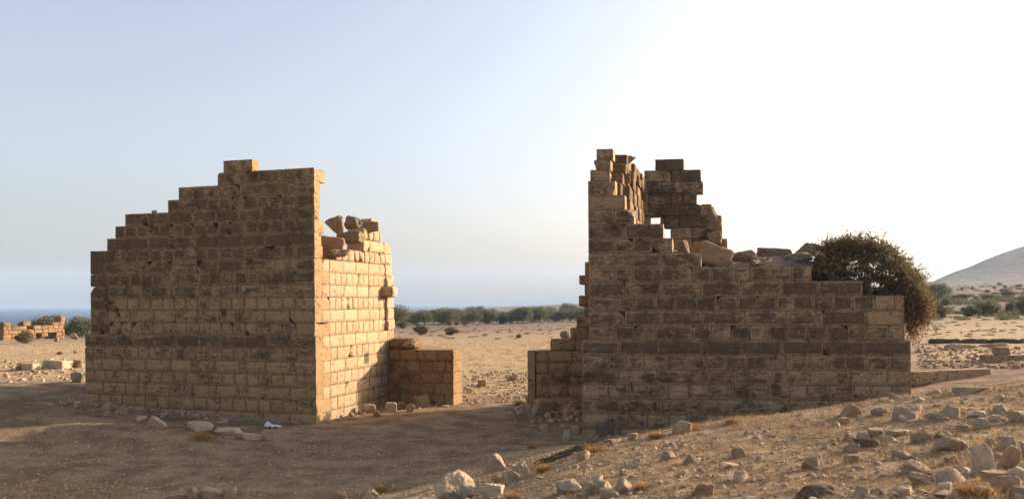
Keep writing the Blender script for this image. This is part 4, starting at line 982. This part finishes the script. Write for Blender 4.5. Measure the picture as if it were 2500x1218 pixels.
for i in range(6):
    W, H = [6.2, 5.4, 7.4, 6.0, 5.2, 6.6][i], [2.8, 3.4, 3.3, 2.5, 3.0, 3.7][i]
    a = crown(200+i, W, H+.7, 6500, .13, z0=.12, ncl=60); me_c = a.mesh('crown', L_TREE if i % 3 else L_TREE2)
    t = Acc(); rr = np.random.default_rng(i); tube(t, [(0, 0, -.3), (.08, 0, .6), (.0, .1, 1.4), (.15, .0, 2.2)], .17, .07, 7)
    for k in range(6):
        an = rr.uniform(0, 6.28); tube(t, [(0, .05, rr.uniform(.5, 1.2)), (math.cos(an)*W*.16, math.sin(an)*W*.16, 1.6), (math.cos(an)*W*.3, math.sin(an)*W*.3, 2.3)], .07, .02, 5)
    tree_protos.append((me_c, t.mesh('trunk', M_BARK, True), H+.85))
ORD = ['first', 'second', 'third', 'fourth', 'fifth', 'sixth', 'seventh', 'eighth', 'ninth', 'tenth', 'eleventh', 'twelfth', 'thirteenth', 'fourteenth', 'fifteenth', 'sixteenth', 'seventeenth', 'eighteenth', 'nineteenth', 'twentieth', 'twenty-first', 'twenty-second', 'twenty-third', 'twenty-fourth', 'twenty-fifth', 'twenty-sixth']
def tree(px, Y, hm, pi, label, group, X=None):
    x = (px-1250)/F*Y if X is None else X; y = Y; z = gz(x, y); mc, mt_, H0 = tree_protos[pi]; s = hm/H0
    r = thing('tree', label, 'tree', (x, y, z), group); r.scale = (s, s, s); r.rotation_euler.z = rng.uniform(0, 6.28)
    link('crown', mc, r); link('trunk', mt_, r)
row = [(962, 150, 5.0), (990, 190, 4.6), (1012, 205, 4.2), (1036, 190, 4.3), (1058, 215, 4.6), (1078, 200, 4.4), (1096, 195, 4.8), (1118, 205, 5.0), (1140, 215, 4.8), (1157, 200, 4.0), (1172, 215, 4.7), (1190, 205, 4.3), (1212, 225, 4.0), (1228, 210, 3.8), (1247, 215, 4.0),
       (1262, 205, 4.6), (1277, 200, 5.2), (1298, 215, 4.5), (1318, 210, 5.0), (1338, 220, 4.2), (1356, 225, 4.0), (1374, 215, 4.4), (1392, 220, 4.4), (1410, 225, 4.6), (1428, 215, 4.6)]
for i, (px, Y, h) in enumerate(row):
    tree(px, Y, h*.86, (i*5+2) % 6, '%s tree from the left in the green tree row seen between the towers' % ORD[i], 'row of trees beyond the gate')
far2 = [(1110, 620, 5), (1150, 600, 6), (1172, 640, 7), (1208, 700, 4), (1060, 560, 5), (1030, 540, 5), (1345, 500, 5), (1400, 420, 5), (1385, 450, 6), (1290, 520, 5), (1320, 600, 5)]
for i, (px, Y, h) in enumerate(sorted(far2)):
    tree(px, Y, h, i % 6, 'small distant tree on the pale coast, %s from the left' % ORD[i], 'distant trees on the coast')
for i, (px, Y, h) in enumerate([(90, 118, 2.7), (118, 116, 3.2), (140, 120, 3.0), (166, 118, 2.3), (200, 112, 2.8), (215, 113, 2.7), (182, 122, 2.4)]):
    tree(px, Y, h, (i*2+1) % 6, ['green tree behind the left end of the distant ruin', 'tallest green tree behind the distant ruin', 'dark tree behind the right end of the distant ruin', 'low green tree right of the distant ruin', 'dense tree touching the left edge of the left tower', 'tree half hidden by the left tower', 'small tree between the ruin trees and the left tower'][i], 'trees behind the distant ruin')
tree(2290, 215, 4.6, 2, 'pale green tree right of the creeper in the far field', None)
bush_protos = []
for i in range(4):
    a = crown(300+i, 2.2, 1.5, 2600, .07, z0=0, ncl=18, wob=.26); rr = np.random.default_rng(i+5)
    st = Acc()
    for k in range(60):
        an = rr.uniform(0, 6.28); e = rr.uniform(.2, 1.4); L = rr.uniform(.7, 1.15)
        tube(st, [(0, 0, 0), (math.cos(an)*L*.5*math.cos(e), math.sin(an)*L*.5*math.cos(e), L*.55*math.sin(e)), (math.cos(an)*L*math.cos(e), math.sin(an)*L*math.cos(e), L*math.sin(e)*1.1)], .012, .004, 4)
    bush_protos.append((a.mesh('foliage', L_DRY), a.mesh('foliage', L_TREE2), st.mesh('stems', M_TWIG, True)))
def bush(px, py, wp, hp, green, label, group, Y=None, pi=0):
    if Y is None: p = hit(px, py)
    else: p = Vector(((px-1250)/F*Y, Y, gz((px-1250)/F*Y, Y)))
    sc = p.y/F; r = thing('bush', label, 'bush', p, group); r.scale = (wp*sc/2.1, wp*sc/2.1, hp*sc/1.45); r.rotation_euler.z = rng.uniform(0, 6.28)
    b = bush_protos[pi % 4]; link('foliage', b[1 if green else 0], r); link('stems', b[2], r)
BG = 'bushes in the field beyond the gate'
for i, a in enumerate([(984, 802, 36, 20, 1, 'dark green dome bush nearest the left tower beyond the gate'), (1028, 818, 40, 27, 0, 'brown twiggy bush second from the left beyond the gate'), (1101, 818, 42, 22, 0, 'brown round bush standing alone in the field beyond the gate'),
        (1097, 794, 18, 11, 0, 'left of three small grey bushes before the tree row'), (1114, 794, 18, 10, 0, 'middle of three small grey bushes before the tree row'), (1134, 794, 20, 10, 0, 'right of three small grey bushes before the tree row'),
        (1226, 790, 32, 9, 1, 'flat green bush under the tree row'), (1266, 825, 20, 10, 0, 'lone small dark bush in the open field'), (1244, 808, 10, 5, 0, 'tiny scrub tuft in the open field')]):
    bush(a[0], a[1], a[2], a[3], a[4], a[5], BG, pi=i)
bush(62, 838, 66, 32, 0, 'big brown bush in front of the distant ruin', None, pi=1)
bush(145, 866, 20, 8, 0, 'small reddish scrub on the far left field', None, pi=2)
RG = 'bushes in the fields on the right'
for i, a in enumerate([(2298, 792, 54, 38, 1, 95, 'dark round bush right of the creeper tips'), (2272, 788, 40, 30, 1, 100, 'dark bush half hidden by the creeper'), (2368, 790, 50, 30, 1, 100, 'left bush of the olive clump on the field edge'), (2402, 788, 60, 36, 1, 102, 'tallest bush of the olive clump on the field edge'), (2425, 786, 44, 26, 1, 104, 'right bush of the olive clump on the field edge'),
        (2472, 778, 44, 30, 1, 110, 'dark green bush near the right edge'), (2498, 775, 34, 52, 1, 100, 'tall reddish-dark bush cut by the right edge'), (2308, 762, 30, 20, 1, 160, 'grey-green bush below the pale tree'), (2350, 750, 60, 14, 1, 210, 'long low grey hedge bush in the mid field'), (2330, 752, 24, 10, 1, 190, 'small bush left of the long low hedge bush'),
        (2410, 748, 46, 16, 1, 200, 'domed grey bush right of the long low hedge bush'), (2462, 740, 48, 16, 1, 230, 'wide grey bush high on the right field'), (2382, 748, 14, 10, 1, 205, 'tiny round bush between two hedge bushes'), (2317, 722, 14, 10, 1, 330, 'first of three dots of scrub on the upper slope'), (2348, 716, 12, 9, 1, 360, 'second of three dots of scrub on the upper slope'), (2374, 712, 9, 9, 1, 380, 'third of three dots of scrub on the upper slope'),
        (2410, 726, 18, 9, 1, 300, 'grey scrub in the centre of the upper slope'), (2452, 728, 26, 9, 1, 300, 'grey scrub right of centre on the upper slope'), (2428, 712, 12, 8, 1, 380, 'small scrub under the hill foot'), (2454, 710, 14, 8, 1, 390, 'round scrub under the hill foot near the right edge'), (2488, 706, 24, 9, 1, 400, 'wide scrub at the right edge under the hill'), (2440, 690, 20, 8, 1, 600, 'distant scrub on the hill foot')]):
    bush(a[0], a[1], a[2], a[3], a[4], a[6], RG, Y=a[5], pi=i)
# low scrub dotted over the far fields, too small to count
a = Acc(); rr = np.random.default_rng(91)
for (x0, x1, y0, y1, nc, sz) in ((2255, 2510, 694, 745, 150, 1.1), (2255, 2510, 745, 782, 90, .55)):
    for c in range(nc):
        p = hit(rr.uniform(x0, x1), rr.uniform(y0, y1)); s = sz*rr.uniform(.5, 1.6); n = 90
        d = rr.normal(0, 1, (n, 3)); d /= np.linalg.norm(d, axis=1)[:, None]; d *= rr.random((n, 1))**.4; d[:, 2] = np.abs(d[:, 2])*.7
        leaves(a, np.array(p)+d*np.array([s*1.3, s, s*.8]), s*.16, rr)
tag(link('low_scrub', a.mesh('low_scrub', L_TREE2)), 'sparse low scrub dotted over the far fields', 'scrub', kind='stuff')
a = Acc()
for (x0, x1, y0, y1, nc, sz) in ((955, 1425, 792, 830, 70, .24), (2240, 2510, 786, 822, 60, .16)):
    for c in range(nc):
        p = hit(rr.uniform(x0, x1), rr.uniform(y0, y1)); s = sz*rr.uniform(.5, 1.6); n = 80
        d = rr.normal(0, 1, (n, 3)); d /= np.linalg.norm(d, axis=1)[:, None]; d *= rr.random((n, 1))**.4; d[:, 2] = np.abs(d[:, 2])*.7
        leaves(a, np.array(p)+d*np.array([s*1.3, s, s*.8]), s*.16, rr)
tag(link('dry_scrub', a.mesh('dry_scrub', L_DRY)), 'sparse brown scrub dotted over the nearer fields', 'scrub', kind='stuff')
# creeper shrub on the right tower
cb = at(2110, 690, 29.3)
creeper = thing('creeper_bush', 'large tangled brown and green creeper spilling over the right end of the right tower', 'creeper', cb)
def inside_profile(r, n, prof, Yc, Yw):
    """points filling a shape given as (px, top, bottom)"""
    pp = np.array(prof, float); px = r.uniform(pp[0, 0], pp[-1, 0], n*2); tp = np.interp(px, pp[:, 0], pp[:, 1]); bt = np.interp(px, pp[:, 0], pp[:, 2])
    wgt = (bt-tp)/(bt-tp).max(); keep = r.random(len(px)) < wgt; px, tp, bt = px[keep], tp[keep], bt[keep]
    v = r.random(len(px)); py = tp+(bt-tp)*v; th = Yw*np.sqrt(np.clip(1-(1-v)**2*.85, .05, 1)); Y = Yc+r.uniform(-1, 1, len(px))*th
    t = (px-1250)/F; z = CZ-(py-HY+ROLL*(px-1250))/F*Y
    return np.stack([t*Y, Y, z], 1)
prof = [(1990, 640, 700), (2005, 612, 700), (2020, 596, 702), (2045, 592, 712), (2065, 584, 722), (2100, 580, 728), (2130, 588, 728), (2150, 594, 728), (2180, 612, 728), (2210, 640, 735), (2235, 668, 790), (2250, 700, 800), (2264, 740, 770)]
r1 = np.random.default_rng(44); nC = 260; Cc = inside_profile(r1, nC, prof, 29.6, 1.1)
rad = r1.uniform(.12, .34, len(Cc)); n = 32000; k = r1.integers(0, len(Cc), n); d = r1.normal(0, 1, (n, 3)); d /= np.linalg.norm(d, axis=1)[:, None]
P = Cc[k]+d*(r1.random((n, 1))**.6)*rad[k][:, None]
# keep the foliage out of the masonry: above the stepped wall tops or behind the front face
s_ = (P-ROU)@RU; fz = np.where(s_ < s_of(1984, ROU, RU), zk(12), np.where(s_ < s_of(2108, ROU, RU), zk(11), np.where(s_ < s_of(2210, ROU, RU), zk(10), -9)))
P = P[P[:, 2] > fz-.02]
a = Acc(); leaves(a, P-np.array(cb), .042, r1); link('foliage', a.mesh('foliage', L_CAPER), creeper)
# loose sprays along the outline
a = Acc(); st = Acc(); pr = np.array(prof)
for i in range(520):
    px = r1.uniform(1995, 2266); tp = np.interp(px, pr[:, 0], pr[:, 1]); Y = r1.uniform(28.9, 30.6); s = np.array(at(px, tp+r1.uniform(5, 60), Y)); ang = r1.normal(0, .6)+(px-2090)/140*.6
    L = r1.uniform(.2, .62); dr = np.array([math.sin(ang), r1.normal(0, .3), math.cos(ang)]); pts = [s+dr*L*t+np.array([0, 0, -.25*L*t*t]) for t in (0, .35, .7, 1)]
    tube(st, [q-np.array(cb) for q in pts], .008, .003, 3)
    m = 16; tt = r1.uniform(.3, 1.05, m)[:, None]; C = s+dr*L*tt+np.array([0, 0, -.25*L])*tt*tt+r1.normal(0, .035, (m, 3)); leaves(a, C-np.array(cb), .04, r1)
for i in range(700):   # inner tangle of stems
    q = Cc[r1.integers(len(Cc))]+r1.normal(0, .2, 3); e = q+r1.normal(0, .45, 3)+np.array([.15, 0, .05]); m = (q+e)/2+r1.normal(0, .1, 3)
    if min(q[2], e[2], m[2]) < 5.25 and q[0] < 13.3: continue
    tube(st, [q-np.array(cb), m-np.array(cb), e-np.array(cb)], .012, .004, 3)
link('sprays', a.mesh('sprays', L_CAPER), creeper)
prof2 = [(2208, 730, 760), (2216, 725, 815), (2226, 735, 832), (2240, 725, 815), (2252, 700, 790), (2262, 720, 775), (2270, 735, 765)]
a = Acc(); Hc_ = inside_profile(r1, 60, prof2, 28.7, .5); k = r1.integers(0, len(Hc_), 2600); P = Hc_[k]+r1.normal(0, 1, (2600, 3))*np.array([.09, .12, .16]); leaves(a, P-np.array(cb), .034, r1)
k = r1.integers(0, len(Hc_), 2600); P4 = Hc_[k]+r1.normal(0, 1, (2600, 3))*np.array([.10, .12, .16])+np.array([0, 0, .25])
prof3 = [(2195, 640, 730), (2225, 662, 760), (2245, 690, 790), (2262, 725, 780), (2272, 740, 775)]
a3 = Acc(); P = inside_profile(r1, 120, prof3, 29.0, .7); k = r1.integers(0, len(P), 6500); P = np.concatenate([P[k]+r1.normal(0, .13, (6500, 3)), P4]); leaves(a3, P-np.array(cb), .038, r1); link('trailing_foliage', a3.mesh('trailing_foliage', L_CAPER), creeper)
for i in range(160):
    q = Hc_[r1.integers(len(Hc_))]+r1.normal(0, .1, 3); tube(st, [q-np.array(cb)+np.array([0, 0, .3]), q-np.array(cb)+r1.normal(0, .05, 3), q-np.array(cb)+np.array([.05, 0, -.35])+r1.normal(0, .06, 3)], .008, .003, 3)
link('stems', st.mesh('stems', M_TWIG, True), creeper)
link('hanging_foliage', a.mesh('hanging_foliage', L_RED), creeper)['label'] = 'reddish foliage hanging down past the wall end'

# ------------------------------------------------------------------ distant ruins and low walls
Yd = 100.0
d0 = Vector(((8-1250)/F*Yd, Yd, 0)); d1 = Vector(((158-1250)/F*(Yd+8), Yd+8, 0)); gzz = gz(d0.x, d0.y)
DU = np.array((d1-d0).normalized()); DN = np.array([-DU[1], DU[0], 0]); DL = (d1-d0).length; DO = np.array([d0.x, d0.y, gzz-.3])
dr_ = thing('distant_ruin', 'distant sunlit ruined wall with small dark arches on the far left', 'ruin', tuple(DO))
acc = Acc()
for k in range(5):
    x = 0
    while x < DL-.2:
        L = rng.uniform(.7, 1.2); e = min(x+L, DL)
        arch = k < 2 and any(abs((x+e)/2-c) < .55 for c in (DL*.58, DL*.74))
        if not arch and not (k == 3 and rng.random() < .18) and not (k == 4 and rng.random() < .55 and x < DL*.85):
            block(acc, DO, DU, DN, x, e, 0, 1.2, k*.48, (k+1)*.48+(rng.uniform(-.25, .1) if k == 4 else 0), pat=rng.uniform(.1, .6), boss=0, wear=.09, rough=.06, chip=1.0, step=.3)
        x = e
block(acc, DO, DU, DN, DL*.93, DL+.1, 0, 1.2, 2.4, 3.0, pat=.2, boss=0, wear=.1, rough=.05, step=.3)
link('wall', acc.mesh('wall', M_GW, True, DO), dr_)
a2 = Acc()
for c in (DL*.58, DL*.74):
    core(a2, DO, DU, DN, c-.7, c+.7, .9, 1.1, 0, 1.1)
link('arch_back', a2.mesh('arch_back', M_LT, False, DO), dr_)
for i, (px, py, wp, hp, lb) in enumerate([(163, 806, 24, 26, 'broken dark masonry lump beside the distant ruin'), (182, 822, 20, 14, 'low tumbled stones right of the distant ruin'), (138, 830, 12, 10, 'small stone before the distant ruin arches')]):
    p = hit(px, py+hp*.4); sc = p.y/F; rock('rock', p.x, p.y, p.z+hp*sc*.5, wp*sc, wp*sc*.8, hp*sc*1.1, kind='a', mat='w', seed=700+i, sub=4, label=lb, cat='rock', rough=.2)
def low_wall(x0, y0, x1, y1, zt_, zb, T, label, patv, mat=M_RT, hh=.5, ragged=0):
    O = np.array([x0, y0, 0.]); v = np.array([x1-x0, y1-y0, 0.]); L = np.linalg.norm(v); U = v/L; N = np.array([-U[1], U[0], 0])
    t = thing('low_wall', label, 'wall', (x0, y0, zb)); acc = Acc(); z = zt_; k = 0
    while z > zb:
        wall(acc, O, U, N, T, [(k, max(z-hh, zb), z, 0, L)], lambda *_: patv+rng.uniform(-.15, .15), boss=0, wear=.015+.07*ragged, lens=(2.6, 2.0) if not ragged else (1.5, 1.1), first=(1.8, 1.2), rough=.015+.07*ragged, chipf=(lambda *_: 1.3*ragged)); z -= hh; k += 1
    link('masonry', acc.mesh('masonry', mat, True, (x0, y0, zb)), t)
a_, b_ = ray(2226, 908); Yw = 31.5
low_wall(a_*Yw, Yw, (2420-1250)/F*33.0, 33.0, CZ-(908+5-735)/F*Yw, .3, .5, 'low shaded wall running right from the right tower', .55, M_RT)
low_wall((2270-1250)/F*52, 52, (2560-1250)/F*50, 50, CZ-(826+5.5-735)/F*52, .8, .7, 'long dark ruined wall across the field on the right', .7, ragged=1)
low_wall((2420-1250)/F*38, 38, (2580-1250)/F*38.5, 38.5, CZ-(868+6-735)/F*38, 1.0, .8, 'short brown wall stub near the right edge', .5, M_RT)
p = at(2444, 856, 38.6); rock('rock', p.x, p.y, p.z, .7, .5, .38, kind='b', mat='w', seed=811, sub=4, label='squared stone on the short brown wall stub', cat='rock')
for i, (px, py, wp) in enumerate(((2300, 836, 60), (2345, 850, 90), (2420, 846, 80))):
    p = hit(px, py); sc = p.y/F; rock('rock', p.x, p.y, p.z+.05, wp*sc, .8, .35, kind='a', mat='g', seed=830+i, sub=4, label=['flat grey rock before the long dark wall, left one', 'longest flat rock before the long dark wall', 'flat rock before the dark wall nearest the right edge'][i], cat='rock', rough=.14)

# ------------------------------------------------------------------ haze
hz = [(-3200, -60, -36), (3400, -60, -36), (3400, 5200, -36), (-3200, 5200, -36), (-3200, -60, 190), (3400, -60, 190), (3400, 5200, 190), (-3200, 5200, 190)]
hm = bpy.data.materials.new('haze'); hm.use_nodes = True; nt = hm.node_tree; nt.nodes.clear()
out = nt.nodes.new('ShaderNodeOutputMaterial'); pv = nt.nodes.new('ShaderNodeVolumePrincipled')
pv.inputs['Color'].default_value = (.62, .79, .98, 1); pv.inputs['Density'].default_value = .00016; pv.inputs['Anisotropy'].default_value = .05
nt.links.new(pv.outputs[0], out.inputs['Volume'])
hme = mesh_np('haze', np.array(hz, float), np.array([[0, 3, 2, 1], [4, 5, 6, 7], [0, 1, 5, 4], [1, 2, 6, 5], [2, 3, 7, 6], [3, 0, 4, 7]]), hm)
tag(link('haze', hme), 'thin pale sea haze in the air', 'haze', kind='stuff')
